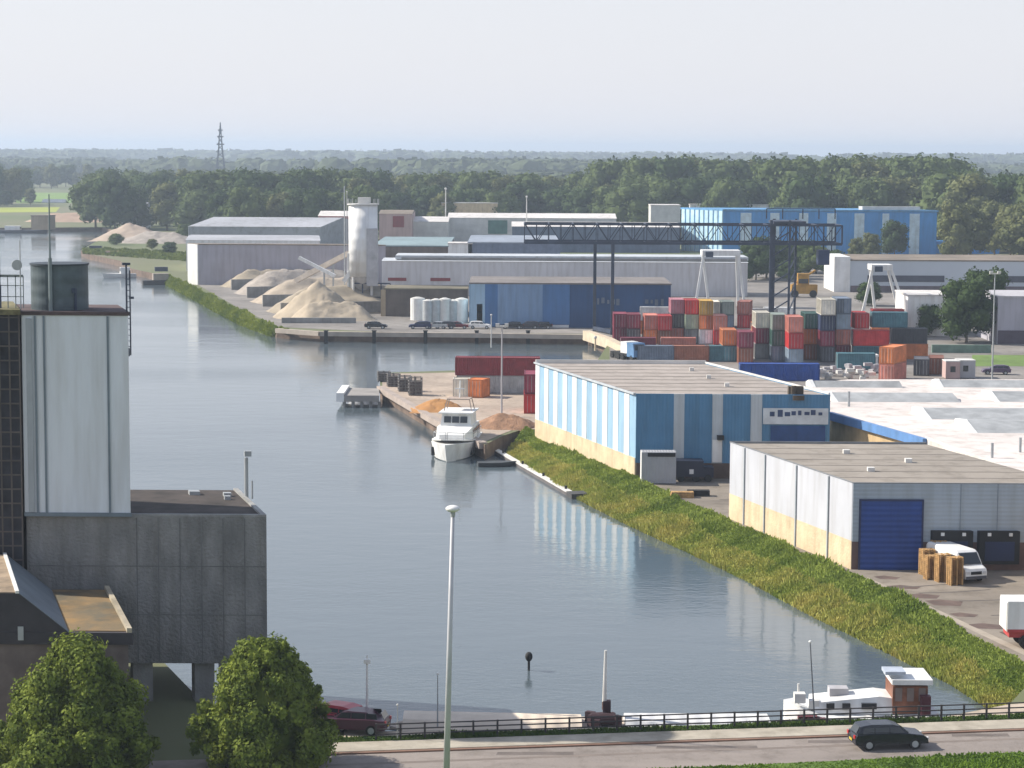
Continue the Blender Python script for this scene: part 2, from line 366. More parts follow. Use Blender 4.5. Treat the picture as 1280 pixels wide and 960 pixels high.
# ------------------------------------------------------------------ trees
def crown_mesh(seed, w, h, n, leaf, lobes=9, squash=1.0, shape='round', core=True):
    rnd = random.Random(seed); b = MB(); cl = []
    for i in range(lobes):
        a = i * 2.4 + rnd.uniform(-.4, .4); q = rnd.random()
        z = h * (0.12 + 0.76 * (i + .5) / lobes)
        prof = math.sin(math.pi * min(1, max(0, (z / h) * 0.85 + 0.13))) ** (0.6 if shape == 'round' else .8)
        if shape == 'egg': prof = (1 - (z / h)) ** 0.55 * min(1, (z / h + .12) * 4)
        rr = w * 0.5 * prof * rnd.uniform(.45, .68)
        cl.append((Vector((math.cos(a) * rr, math.sin(a) * rr * squash, z)), w * rnd.uniform(.16, .26) * (0.6 + .5 * prof)))
    cl.append((Vector((0, 0, h * .55)), w * .3)); cl.append((Vector((0, 0, h * .32)), w * .3))
    cl.append((Vector((rnd.uniform(-.08, .08) * w, 0, h * .84)), w * .17))
    tot = sum(r * r for _, r in cl)
    for c, r in cl:
        for _ in range(int(n * r * r / tot)):
            d = Vector((rnd.gauss(0, 1), rnd.gauss(0, 1), rnd.gauss(0, 1))).normalized()
            k = r * (rnd.uniform(.72, 1.08) + .22 * noise.noise((c + d * r) * (2.2 / r)))
            p = c + Vector((d.x * k, d.y * k, d.z * k * .9))
            nn = (d + Vector((rnd.gauss(0, .4), rnd.gauss(0, .4), rnd.gauss(0, .4)))).normalized()
            t = nn.orthogonal().normalized(); t.rotate(Matrix.Rotation(rnd.uniform(0, 6.28), 3, nn)); u = nn.cross(t)
            s = leaf * rnd.uniform(.6, 1.3)
            b.face([p - t * s, p - u * s * .7, p + t * s, p + u * s * .7])
        if core:
            b.ball(c, r * .74, 5)
    return b
def trunk_mb(h, r, crown_h):
    b = MB(); b.cyl((0, 0, -.3), (0, 0, h), r, r * .7, 8)
    for k in range(5):
        a = k * 2.5; z = h * (0.6 + .08 * k)
        b.cyl((0, 0, z), (math.cos(a) * crown_h * .25, math.sin(a) * crown_h * .25, z + crown_h * .35), r * .45, r * .12, 6)
    return b
bark = mat('bark', (0.13, 0.10, 0.07), 0.9, 0.2, 2)
nearleaf = foliage('near_tree_leaf', (0.25, 0.30, 0.05), (0.07, 0.105, 0.02), 0.7)
def lobed_crown(seed, w, h, lobes, per, leaf):
    rnd = random.Random(seed); b = MB(); cl = []
    for i in range(lobes):
        zf = (i + .5) / lobes; a = i * 2.39996 + rnd.uniform(-.3, .3)
        prof = min(1, (1 - zf) ** 0.62 * 1.25) * min(1, .72 + zf * 1.6)
        rr = w * .5 * prof * rnd.uniform(.50, 1.0)
        cl.append((Vector((math.cos(a) * rr, math.sin(a) * rr, h * zf * .97 + rnd.uniform(-.2, .2))), w * rnd.uniform(.07, .145)))
    for i in range(34):      # stray outer sprays break the outline
        zf = rnd.uniform(.05, .95); a = rnd.uniform(0, 6.283); rr = w * .5 * min(1, (1 - zf) ** 0.62 * 1.25) * rnd.uniform(.98, 1.14)
        cl.append((Vector((math.cos(a) * rr, math.sin(a) * rr, h * zf + rnd.uniform(0, .6))), w * rnd.uniform(.03, .06)))
    for c, r in cl:
        k1 = rnd.uniform(.7, 1.2)
        for _ in range(int(per * (r / (w * .09)) ** 2)):
            d = Vector((rnd.gauss(0, 1), rnd.gauss(0, 1), rnd.gauss(0, 1))).normalized()
            p = c + d * r * rnd.uniform(.55, 1.12) * (1 + .35 * noise.noise(c * 3 + d * 2.2)); p.z += .15 * r
            nn = (d + Vector((rnd.gauss(0, .45), rnd.gauss(0, .45), rnd.gauss(0, .45)))).normalized()
            t = nn.orthogonal().normalized(); t.rotate(Matrix.Rotation(rnd.uniform(0, 6.28), 3, nn)); u = nn.cross(t)
            q = leaf * rnd.uniform(.6, 1.3); b.face([p - t * q, p - u * q * .65, p + t * q, p + u * q * .65])
    b.ball((0, 0, h * .4), 1, 8, (w * .3, w * .3, h * .4))
    return b
def near_tree(px, py, w, h, seed, label, D):
    p = AT(px, D); t = thing('leafy_tree', label, 'tree', p)
    cb = lobed_crown(seed, w, h, 74, 620, .12)
    o = cb.build('crown', nearleaf, t); o.location = (0, 0, py)
    trunk_mb(py + 1.5, .28, h).build('trunk', bark, t)
    return t
near_tree(98, 0.1, 8.6, 7.2, 11, 'round leafy tree in front of the dark roofed annexe at the lower left', 121)
near_tree(332, 0.1, 7.5, 7.0, 23, 'leafy tree in front of the right end of the concrete silo block', 124)

# distant tree kinds
treem = [foliage('far_leaf_dark', (0.07, 0.11, 0.035), (0.035, 0.06, 0.02), 0.15), foliage('far_leaf_mid', (0.13, 0.17, 0.06), (0.06, 0.09, 0.03), 0.15), foliage('far_leaf_olive', (0.19, 0.20, 0.08), (0.10, 0.12, 0.045), 0.15)]
protos = []
for k in range(6):
    t = thing('broadleaf_tree', '', 'tree', (0, 0, 0))
    w_ = [16, 18, 13, 17, 15, 12][k]; h_ = [17, 16, 19, 18, 15, 18][k]
    c = crown_mesh(100 + k, w_, h_, 3200, 0.55, 12 + k, shape='round').build('crown', treem[k % 3], t); c.location = (0, 0, 2.0)
    trunk_mb(5, .35, h_ * .8).build('trunk', bark, t)
    protos.append((t, h_ + 2.0))
used = set()
ORDN = 'first second third fourth fifth sixth seventh eighth ninth tenth eleventh twelfth thirteenth fourteenth fifteenth sixteenth seventeenth eighteenth nineteenth twentieth'.split()
def tree_at(P, height, wscale, k, label, group):
    t0, hh = protos[k]
    t = t0 if k not in used else copy_tree(t0); used.add(k)
    t.location = P; s = height / hh; t.scale = (s * wscale, s * wscale, s); t.rotation_euler = (0, 0, random.uniform(0, 6.28))
    tag(t, label, 'tree', group); return t
def belt(x0, x1, D, toprow, n, group, label, jit=25, kk=(0, 1, 2, 3, 4, 5), dy=3):
    for i in range(n):
        px = x0 + (x1 - x0) * (i + .5) / n + random.uniform(-.38, .38) * (x1 - x0) / n
        d = D + random.uniform(-jit, jit)
        P = AT(px, d); P.z = 0
        tr = toprow(px) if callable(toprow) else toprow
        h = max(5, ZT(P, tr + random.uniform(-dy, dy)))
        tree_at(P, h, random.uniform(.95, 1.35), random.choice(kk), label + ', ' + ORDN[i] + ' from the left', group)
belt(755, 985, 1010, lambda x: 197 + abs(x - 860) * .02, 16, 'poplar wood left of the striped warehouse', 'tall tree in the dense wood left of the striped blue hall', 40)
belt(760, 1000, 900, 226, 12, 'front trees of the left wood', 'lower tree in front of the wood behind the gantry', 25, dy=8)
belt(975, 1215, 930, lambda x: 197 + (x > 1190) * 15, 18, 'wood behind the striped warehouse', 'tall tree in the wood behind the striped blue hall', 35)
belt(985, 1200, 850, 226, 11, 'front trees behind the striped warehouse', 'mid height tree right behind the striped blue hall', 15, dy=9)
belt(1190, 1330, 800, 219, 9, 'trees at the far right', 'tree in the wood at the far right', 25, dy=5)
belt(1185, 1330, 720, 252, 7, 'olive trees at the far right', 'olive rounded tree beside the blue hall', 20, kk=(2, 5), dy=7)
belt(-40, 30, 1400, 207, 7, 'tall trees at the far left', 'tall hazy tree left of the canal bend', 60, dy=5)
belt(-30, 135, 1950, 209, 15, 'trees beyond the meadow', 'hazy tree beyond the green meadow at the left', 60, dy=6)
belt(-30, 40, 1350, 236, 4, 'trees by the mustard field', 'tree left of the green meadow', 20, dy=5)
belt(120, 270, 1130, 214, 11, 'left tree belt', 'tree beyond the canal bend, left of the pylon', 50, dy=7)
belt(110, 300, 980, 226, 10, 'trees behind the gravel heaps', 'tree behind the far gravel heaps left of the white shed', 35, dy=8)
belt(250, 470, 960, 216, 15, 'trees behind the white silo', 'tree in the belt behind the cement silo', 40, dy=6)
belt(270, 460, 860, 236, 9, 'front trees behind the sheds', 'lower tree just behind the grey roofed sheds', 20, dy=5)
belt(460, 770, 1020, 219, 19, 'middle tree belt', 'tree in the long belt beyond the white roofs', 45, dy=5)
belt(470, 760, 930, 234, 12, 'front trees of the middle belt', 'lower tree behind the far white roofs', 30, dy=6)
# single trees among the buildings
for (px, row, top, ws, k, lab) in [
    (1118, 322, 275, 1.0, 0, 'dark tree standing in front of the right end of the striped blue hall'),
    (1088, 324, 290, 1.3, 2, 'yellow green bush left of the dark tree before the striped hall'),
    (1070, 326, 296, 1.2, 2, 'small yellow green bush right of the crane tower'),
    (1208, 428, 348, 1.15, 0, 'large dark tree in front of the white shed at the right'),
    (1228, 415, 335, 1.0, 3, 'tall bluish green tree behind the large dark tree at the right'),
    (1160, 420, 380, 1.1, 0, 'small dark tree beside the white gabled shed wall'),
    (1085, 382, 352, 1.4, 0, 'dark bush between the container stacks and the white portal crane'),
    (945, 350, 302, 1.2, 3, 'leafy tree left of the crane tower behind the white shed end'),
    (975, 345, 305, 1.2, 0, 'dark tree directly behind the crane tower'),
    (1020, 342, 308, 1.4, 1, 'broad tree behind the yellow machine under the crane'),
    (958, 348, 296, 1.5, 0, 'dark rounded tree hard left of the crane tower legs'), (1040, 345, 312, 1.5, 0, 'dark bush left of the white end of the long pale shed'),
    (1000, 340, 300, 1.6, 3, 'broad dark tree behind the crane tower bracing'), (985, 352, 325, 1.5, 0, 'low dark bush at the foot of the crane tower'),
    (928, 352, 318, 1.0, 0, 'narrow dark tree at the right end of the long white warehouse'),
    (145, 306, 292, 1.6, 1, 'green bush at the foot of the pinkish heap on the headland'), (190, 312, 298, 1.8, 2, 'yellow green bush on the headland right of the pinkish heap'),
    (212, 318, 302, 1.5, 0, 'dark bush on the headland beside the long grey shed'), (232, 300, 280, 1.4, 1, 'small tree behind the grey gravel heap on the headland'),
    (136, 284, 270, 1.5, 0, 'dark bush on the far bank left of the headland'), (170, 282, 266, 1.5, 1, 'small tree just behind the pinkish heap'),
    (595, 290, 272, 1.5, 0, 'dark bush between the far white roofs'),
]:
    P = G(px, row); tree_at(P, ZT(P, top), ws, k, lab, None)

# far woods reading as masses
def far_wood(name, D0, D1, x0, x1, hgt, n, m, label, seed, size=24, gap=0.0):
    b = MB(); rnd = random.Random(seed); QS = []
    for i in range(n):
        px = rnd.uniform(x0, x1); D = rnd.uniform(D0, D1); P = AT(px, D)
        if noise.noise(Vector((P.x * .0022, D * .0012, seed))) < gap: continue
        h = hgt * rnd.uniform(.7, 1.1); r = size * rnd.uniform(.5, .9)
        i0 = len(b.v); b.ball((P.x, P.y, h * .5), 1, 5, (r, r, h * .5))
        for _ in range(34):
            d = Vector((rnd.gauss(0, 1), rnd.gauss(0, 1), abs(rnd.gauss(0, 1)) * .9)).normalized()
            c_ = Vector((P.x + d.x * r, P.y + d.y * r, h * .5 + d.z * h * .5)); q_ = r * rnd.uniform(.10, .22)
            t_ = (d + Vector((rnd.gauss(0, .4), rnd.gauss(0, .4), rnd.gauss(0, .4)))).normalized(); a_ = t_.orthogonal().normalized() * q_; u_ = t_.cross(a_)
            QS.append([c_ - a_, c_ - u_, c_ + a_, c_ + u_])
        for j in range(i0, len(b.v)):
            v = Vector(b.v[j]); v += noise.noise_vector(v * .09) * r * .30; v.z = max(-1, min(v.z, h)); b.v[j] = tuple(v)
    for q_ in QS: b.face(q_)
    return tag(b.build(name, m, smooth=False), label, 'woods', kind='stuff')
fwm = mat('far_wood_leaf', (0.085, 0.11, 0.045), 0.95, 0.3, 0.05, detail=10, c2=(0.035, 0.05, 0.02), bump=1.0, bscale=.12)
far_wood('distant_wood', 1450, 1800, 150, 1400, 17, 1100, fwm, 'hazy woods beyond the tree belts', 3, 15, -.08)
far_wood('distant_wood', 2100, 2500, 180, 900, 24, 600, fwm, 'blue grey wood band across the middle distance', 5, 26, -.1)
far_wood('distant_wood', 2600, 3400, -100, 1400, 19, 1000, fwm, 'pale blue woods stretching below the horizon', 8, 24, -.05)
far_wood('distant_wood', 4200, 6500, -150, 1450, 27, 1500, fwm, 'faint blue woods along the horizon', 9, 60, -.15)

# green fields seen at the left
fm = mat('bright_meadow', (0.16, 0.26, 0.05), 0.95, 0.15, 0.02)
sheet('meadow', [G(20, 254), G(125, 254), G(160, 241), G(20, 241)], fm, 0.03)
sheet('meadow', [G(-40, 266), G(70, 265), G(75, 259), G(-40, 260)], mat('mustard_field', (0.30, 0.34, 0.04), 0.95, 0.1, 0.02), 0.03)

# ------------------------------------------------------------------ foreground silo complex
def silo_complex():
    D = 139.0
    X = lambda px, d=D, z=12: AT(px, d, z).x
    SKEW[0] = -.285
    zr = lambda row, px=200, d=D: ZT(AT(px, d), row)
    # concrete block on columns
    p0 = AT(37, D); t = thing('concrete_silo', 'dark weathered concrete silo block on columns over the water', 'silo', p0)
    W = X(333) - p0.x; z1 = zr(646, 300); z0 = zr(829); dp = 11.0
    b = MB(); F = lambda a, b_, z: (a, b_, z)
    c = 1.3
    # chamfered far right corner
    b.prism([(0, 0), (W, 0), (W, dp), (0, dp)], z0, z1, 0, 1)
    b.build('body', [mat('silo_concrete', (0.30, 0.295, 0.28), 0.9, 0.22, 0.5, bump=0.5, stretch=(1, 1, 0.4), c2=(0.16, 0.16, 0.155), detail=9), mat('silo_roof_tar', (0.06, 0.048, 0.042), 0.9, 0.3, 0.5)], t)
    b = MB()
    for (a0, a1, b0, b1) in ((0, W, 0, .3), (W - .3, W, .3, dp)):
        b.box(a0, a1, b0, b1, z1 + .003, z1 + .14)
    b.build('parapet', concrete, t)
    b = MB()
    for i in range(6): b.box(X(170 + i * 27) - p0.x, X(170 + i * 27) - p0.x + .05, -.04, -.003, z0 + .1, z1 - .1)
    for z in (z0 + 3.1, z0 + 6.2): b.box(0.1, W - .1, -.03, -.002, z, z + .05)
    b.build('shutter_joints', mat('joint_dark', (0.17, 0.17, 0.165), 0.9, 0.2), t)
    for (px0, px1, b0) in ((243, 268, .5), (300, 325, .5), (300, 325, 8), (165, 190, .5), (80, 110, .5), (80, 110, 8)):
        MB().box(X(px0) - p0.x, X(px1) - p0.x, b0, b0 + 1.4, -3, z0 - .003).build('column', concrete, t)
    b = MB(); q = X(307, D + 7) - p0.x + .285 * 7.5
    b.cyl((q, 7.5, z1), (q, 7.5, zr(572, 307, D + 7.5)), .13, n=8); b.bx((q + .1, 7.5, zr(567, 307, D + 7.5)), (.45, .3, .35))
    b.cyl((q + .35, 7.3, z1), (q + .35, 7.3, z1 + 1.2), .06)
    b.build('vent_pipe', steel, t)
    for k, (px, row, s) in enumerate(((237, 619, .7), (280, 621, .5), (281, 625, .4))):
        P = G(px, row, z1) - p0; P.x += .285 * P.y; MB().box(P.x, P.x + s, P.y, P.y + s, z1 + .002, z1 + .25).build('roof_hatch', steel, t)
    # metal clad tower on the block
    p1 = Vector((X(47), D - .2, z1 + .004)); p1.x = X(32)
    W1 = X(164) - p1.x; h1 = zr(392, 100) - z1; d1 = 6.5
    t = thing('clad_silo_tower', 'tall pale grey metal clad tower standing on the concrete silo block', 'tower', p1)
    b = MB(); b.box(0, W1, 0, d1, 0.01, h1 - .1)
    b.build('cladding', mat('tower_cladding', (0.68, 0.72, 0.76), 0.45, 0.04, 0.15, stripes=('X', 0.28, 0.01), stretch=(1, 1, .2)), t)
    b = MB(); b.box(-.08, W1 + .08, -.08, d1 + .08, h1 - .099, h1 + .12); b.build('roof', mat('tower_roof', (0.10, 0.07, 0.07), .9, .2), t)
    b = MB()
    for px in (47, 58, 137): a = X(px) - p1.x; b.box(a, a + .12, -.10, -.002, .1, h1 - .15)
    b.box(-.05, W1 + .05, -.09, -.002, .01, .25)
    b.build('seam_strips', mat('seam_metal', (0.16, 0.20, 0.23), .6, .1), t)
    MB().box(X(37) - p1.x, X(44) - p1.x, -.14, -.003, .3, h1 - .3).build('downpipe', mat('pipe_grey', (0.34, 0.37, 0.39), .5, .1), t)
    # ladder pole on the right edge
    a = X(163) - p1.x; b = MB(); zt = zr(330, 163) - p1.z
    b.cyl((a, .3, h1 - 2.6), (a, .3, zt), .06); b.cyl((a + .22, .3, h1 - 2.6), (a + .22, .3, zt - .4), .045)
    for i in range(14): b.bx((a + .11, .3, h1 - 2.4 + i * .35), (.24, .04, .04))
    b.bx((a, .3, zt), (.5, .2, .15)); b.bx((a + .3, .3, zt - 2.1), (.3, .2, .14)); b.bx((a, .3, h1 - 2.4), (.3, .25, .5))
    b.build('ladder_mast', darkmetal, t)
    # dark lattice tower at the left edge
    p2 = Vector((X(-70), D - .3, 0)); t = thing('dark_elevator_tower', 'dark elevator tower with a grid of panels at the left edge', 'tower', p2)
    W2 = X(31) - p2.x - .1; hz = zr(393, 10)
    b = MB(); b.box(0, W2, 0, 7, 0, hz); b.build('body', mat('tower_dark', (0.035, 0.035, 0.045), 0.8, .3, .6), t)
    b = MB(); nrow = 26
    for i in range(nrow): z = 2 + (hz - 2.2) * i / (nrow - 1); b.box(-.05, W2 + .02, -.08, -.002, z, z + .09)
    for i in range(9): a = W2 * i / 8; b.box(a - .05, a + .05, -.13, -.084, 2, hz)
    b.build('panel_grid', mat('grid_bronze', (0.10, 0.085, 0.075), .7, .2), t)
    b = MB(); b.box(-.1, W2 + .1, -.2, 7.1, hz + .003, hz + .35); b.build('roof_edge', mat('mossy_roof', (0.20, 0.18, 0.09), .9, .3, 1), t)
    # roof railing and gear
    zc = hz + .35; b = MB(); a0, a1 = X(8) - p2.x, X(40) - p2.x - .15
    for z, m_ in ((.7, .05), (1.4, .05), (2.0, .16)): b.bx(((a0 + a1) / 2, 1.2, zc + z), (a1 - a0, .06, m_))
    for i in range(4): b.bx((a0 + (a1 - a0) * i / 3, 1.2, zc + 1), (.06, .06, 2.0))
    b.build('railing', mat('railing_grey', (.22, .25, .25), .6), t)
    b = MB(); a = X(4) - p2.x; b.bx((a, 1, zc + .7), (.5, .5, 1.4)); b.bx((a - .3, 1.1, zc + 1.9), (.9, .4, .9)); b.cyl((a + .1, 1, zc + 1.3), (a + .1, 1, zc + 3.2), .13)
    b.build('machinery', darkmetal, t)
    b = MB(); a = X(39) - p2.x; b.cyl((a - .3, .8, zc), (a - .3, .8, zc + 4.2), .04); b.cyl((a - .5, .78, zc + 2.7), (a - .5, .92, zc + 2.7), .33, n=16)
    b.build('dish_antenna', steel, t)
    # green tank on the tower
    SKEW[0] = 0
    p3 = Vector(((X(42, z=26) + X(112, z=26)) / 2 - .6, D + 2.4, p1.z + h1 + .123)); t = thing('rooftop_tank', 'dark blue green cylindrical tank on top of the clad tower', 'tank', p3)
    r = (X(112, D + 2.4) - X(42, D + 2.4)) / 2; ht = zr(331, 75, D + 2.4) - p3.z
    MB().cyl((0, 0, 0), (0, 0, ht), r, n=40).build('shell', mat('tank_green', (0.085, 0.115, 0.13), 0.55, .15, .8, stripes=('Z', .8, .03)), t, smooth=False)
    MB().cyl((0, 0, ht + .002), (0, 0, ht + .12), r + .06, n=40).build('rim', mat('tank_rim', (.04, .055, .07), .6), t)
    b = MB(); b.cyl((r * .7, -r * .75, 0), (r * .7, -r * .75, ht * .5), .09); b.bx((r * .66, -r * .8, ht * .45), (.25, .2, .3)); b.build('valve', darkmetal, t)
    p4 = Vector((X(66), D + .4, p1.z + h1 + .123)); b = MB(); hm = zr(243, 66) - p4.z
    b.cyl((0, 0, 0), (0, 0, 3.3), .12, n=10); b.cyl((0, 0, 3.3), (0, 0, hm), .07, .04, n=8)
    tag(b.build('antenna_mast', mat('mast_grey', (.20, .24, .25), .5), None, loc=p4), 'thin grey antenna mast in front of the rooftop tank', 'mast')
    # lower annexe with dark fascia
    SKEW[0] = -.285
    DA = 126.0; pa = AT(-80, DA); XA = lambda px: AT(px, DA, 8).x - pa.x
    zA = lambda row, px=80: ZT(AT(px, DA), row)
    t = thing('annexe_building', 'low annexe with dark fascia and rusty flat roof at the lower left', 'building', pa)
    wA = XA(166); zf = zA(791, 120); zfb = zA(806, 120); back = D - DA - .4
    MB().box(0, wA - .25, .2, back, -.2, zfb).build('wall', mat('annexe_brick', (0.17, 0.135, 0.125), .9, .15, .8), t)
    b = MB(); b.box(0, wA, 0, back, zfb + .003, zf); b.build('fascia', mat('fascia_dark', (0.045, 0.04, 0.045), .8, .2), t)
    b = MB(); b.box(XA(85), wA - .35, .35, back - .3, zf + .003, zf + .05)
    b.build('roof', mat('rusty_roof', (0.27, 0.17, 0.07), .9, .2, .5, c2=(0.11, 0.10, 0.07), detail=5), t)
    b = MB(); b.box(wA - .34, wA - .05, 0.02, back - .1, zf + .003, zf + .28); b.build('roof_kerb', mat('roof_kerb', (.40, .35, .26), .9), t)
    # raised left part with sloping slate face
    zh = zA(742, 22); xa, xb = XA(24), XA(86)
    b = MB()
    i = len(b.v)
    b.side([(0, zf + .004), (xb, zf + .004), (xa, zh), (0, zh)], .05, back - .5)
    b.build('raised_part', mat('fascia_dark', (0.045, 0.04, 0.045), .8, .2), t)
    b = MB(); nrm = Vector((zh - zf, 0, xb - xa)).normalized() * .05
    b.loft([[(xb + nrm.x, y, zf + .02), (xa + nrm.x, y, zh + nrm.z), (xa + nrm.x - .02, y, zh + .003), (xb - .01, y, zf + .008)] for y in (0.0, back - .45)])
    b.build('slate_face', mat('slate', (0.16, 0.19, 0.22), .6, .1), t)
    b = MB(); b.box(0, xa - .2, .1, back - .6, zh + .003, zh + .06); b.build('raised_roof', mat('gravel_roof', (0.33, 0.25, 0.17), .9, .2, .8), t)
    b = MB(); b.box(xa - .19, xa + .02, .0, back - .5, zh + .004, zh + .16); b.build('white_edge', white, t)
    MB().box(XA(22), XA(29), -.08, -.003, zA(800, 25), zA(783, 25)).build('fascia_light', steel, t)
silo_complex()
SKEW[0] = 0

# ------------------------------------------------------------------ near warehouses
def striped_panels(b, F, segs, b0, z0, z1, along='a', off=0.0, th=.06):
    pass
def blue_warehouse():
    N = G(794, 598); h = ZT(N, 492); Fp = G(670, 453, h); Rp = G(1036, 598 + 2); Fv = Fp - N; Rv = Vector((G(1036, 492, h).x, G(1036, 492, h).y, 0)) - N
    Rv = Vector((Rv.x, 0, 0)); u = Rv; v = Vector((Fv.x, Fv.y, 0)); W, L = u.length, v.length; F = frame(u, v)
    S = W / (1036 - 794)
    t = thing('striped_warehouse', 'blue and white striped warehouse beside the river bank', 'warehouse', N)
    ci = mat('warehouse_white', (0.74, 0.77, 0.78), .5, .05, .3, stripes=('Y', .35, .03)); fi = mat('warehouse_white_shaded', (0.50, 0.55, 0.58), .5, .05, .3, stripes=('X', .35, .03))  # one white twice: front copy darker, its shade put into the colour
    blS = mat('warehouse_blue_sunlit', (0.30, 0.47, 0.62), .4, .05, .3, stripes=('Y', .35, .03)); blF = mat('warehouse_blue', (0.075, 0.215, 0.37), .45, .06, .3, stripes=('X', .35, .03))  # one blue twice: side copy lightened as if sunlit, front kept dark as shaded
    pl = 2.2; b = MB()
    b.fbox(F, .1, W - .1, .1, L - .1, 0, h - .25); b.build('core', concrete, t)
    b = MB(); n = 10; per = L / n
    for i in range(n):
        s0 = i * per
        b.fbox(F, 0, .098, s0, s0 + per * .56, pl, h, 1); b.fbox(F, -.05, .098, s0 + per * .56, s0 + per, pl, h, 0)
    b.fbox(F, 0, .096, L, L + .15, pl, h, 0)
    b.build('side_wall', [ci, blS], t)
    b = MB(); b.fbox(F, -.08, .097, .0, L, -.2, pl - .003); b.build('side_plinth', cream, t)
    b = MB()
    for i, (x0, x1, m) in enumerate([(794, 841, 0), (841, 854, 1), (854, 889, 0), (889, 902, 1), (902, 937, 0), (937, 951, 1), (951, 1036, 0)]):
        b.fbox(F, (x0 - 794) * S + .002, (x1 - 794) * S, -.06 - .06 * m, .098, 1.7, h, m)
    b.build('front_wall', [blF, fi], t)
    b = MB(); b.fbox(F, .1, W, -.02, .097, -.2, 1.697); b.build('front_plinth', mat('brown_plinth', (0.13, 0.09, 0.07), .9, .2), t)
    b = MB(); b.fbox(F, W - .098, W, .1, L, 0, h); b.build('end_wall', blF, t)
    MB().fbox(F, .1, W - .1, .1, L - .1, h - .249, h - .1).build('roof', mat('warehouse_roof', (0.36, 0.315, 0.28), .9, .08, .07, stretch=(1, .3, 1)), t)
    b = MB(); b.fbox(F, -.02, W, L - .1, L + .1, h - .2, h + .35); b.fbox(F, W - .12, W + .05, .1, L - .11, h + .002, h + .2); b.build('parapet', offwhite, t)
    z = lambda r: ZT(N, r)
    b = MB(); b.fbox(F, (952 - 794) * S, (1033 - 794) * S, -.25, -.13, z(529), z(509)); o = b.build('sign_board', mat('sign_white', (.62, .66, .68), .5), t); o['label'] = 'pale sign board across the right end of the front'
    b = MB(); rnd = random.Random(5)
    a = (960 - 794) * S
    while a < (1028 - 794) * S:
        ww = rnd.uniform(.35, .6); b.fbox(F, a, a + ww, -.28, -.252, z(rnd.uniform(517, 520)), z(rnd.uniform(511, 514))); a += ww + rnd.uniform(.1, .35)
    b.build('sign_marks', mat('sign_blue', (.04, .07, .16), .6), t)
    b = MB(); b.fbox(F, (962 - 794) * S, (1030 - 794) * S, -.2, -.125, z(551), z(531)); b.build('door', mat('door_navy', (.02, .07, .22), .5), t)
    b = MB(); c0 = (994 - 794) * S; b.bx((c0, .8, h + .35), (1.6, 1, .9)); b.cyl((c0 - .3, .3, h - .1), (c0 - .3, .3, h + .9), .3, n=8); b.bx((c0 + .2, -.3, h - .35), (1.2, .3, .5)); b.build('roof_vent', mat('vent_rust', (.09, .07, .05), .9, .3), t)
    b = MB(); b.fbox(F, (889.5 - 794) * S, (901 - 794) * S, -.2, -.125, z(577), z(549)); b.build('notice_board', white, t)
    b = MB(); b.fbox(F, (895 - 794) * S, (902 - 794) * S, -.6, -.13, z(549), z(543)); b.build('wall_lamp', black, t)
    for i in range(1, 9): MB().fbox(F, .12, W - .12, i * L / 9, i * L / 9 + .12, h - .098, h - .06).build('roof_seam', mat('seam_felt', (.31, .275, .24), .9, .1), t)
    MB().fbox(F, -.3, -.052, 0, L, h - .12, h + .06).build('gutter', mat('gutter_grey', (.45, .48, .50), .6), t)
    for px in (895, 920, 945): 
        q = F(px and (px - 780) * S * .62 + 7, L * (.5 + (px - 920) * .01), h); MB().bx((q[0], q[1], h + .1), (.5, .5, .4)).build('skylight_vent', offwhite, t)
    return N, S
NB, SB = blue_warehouse()

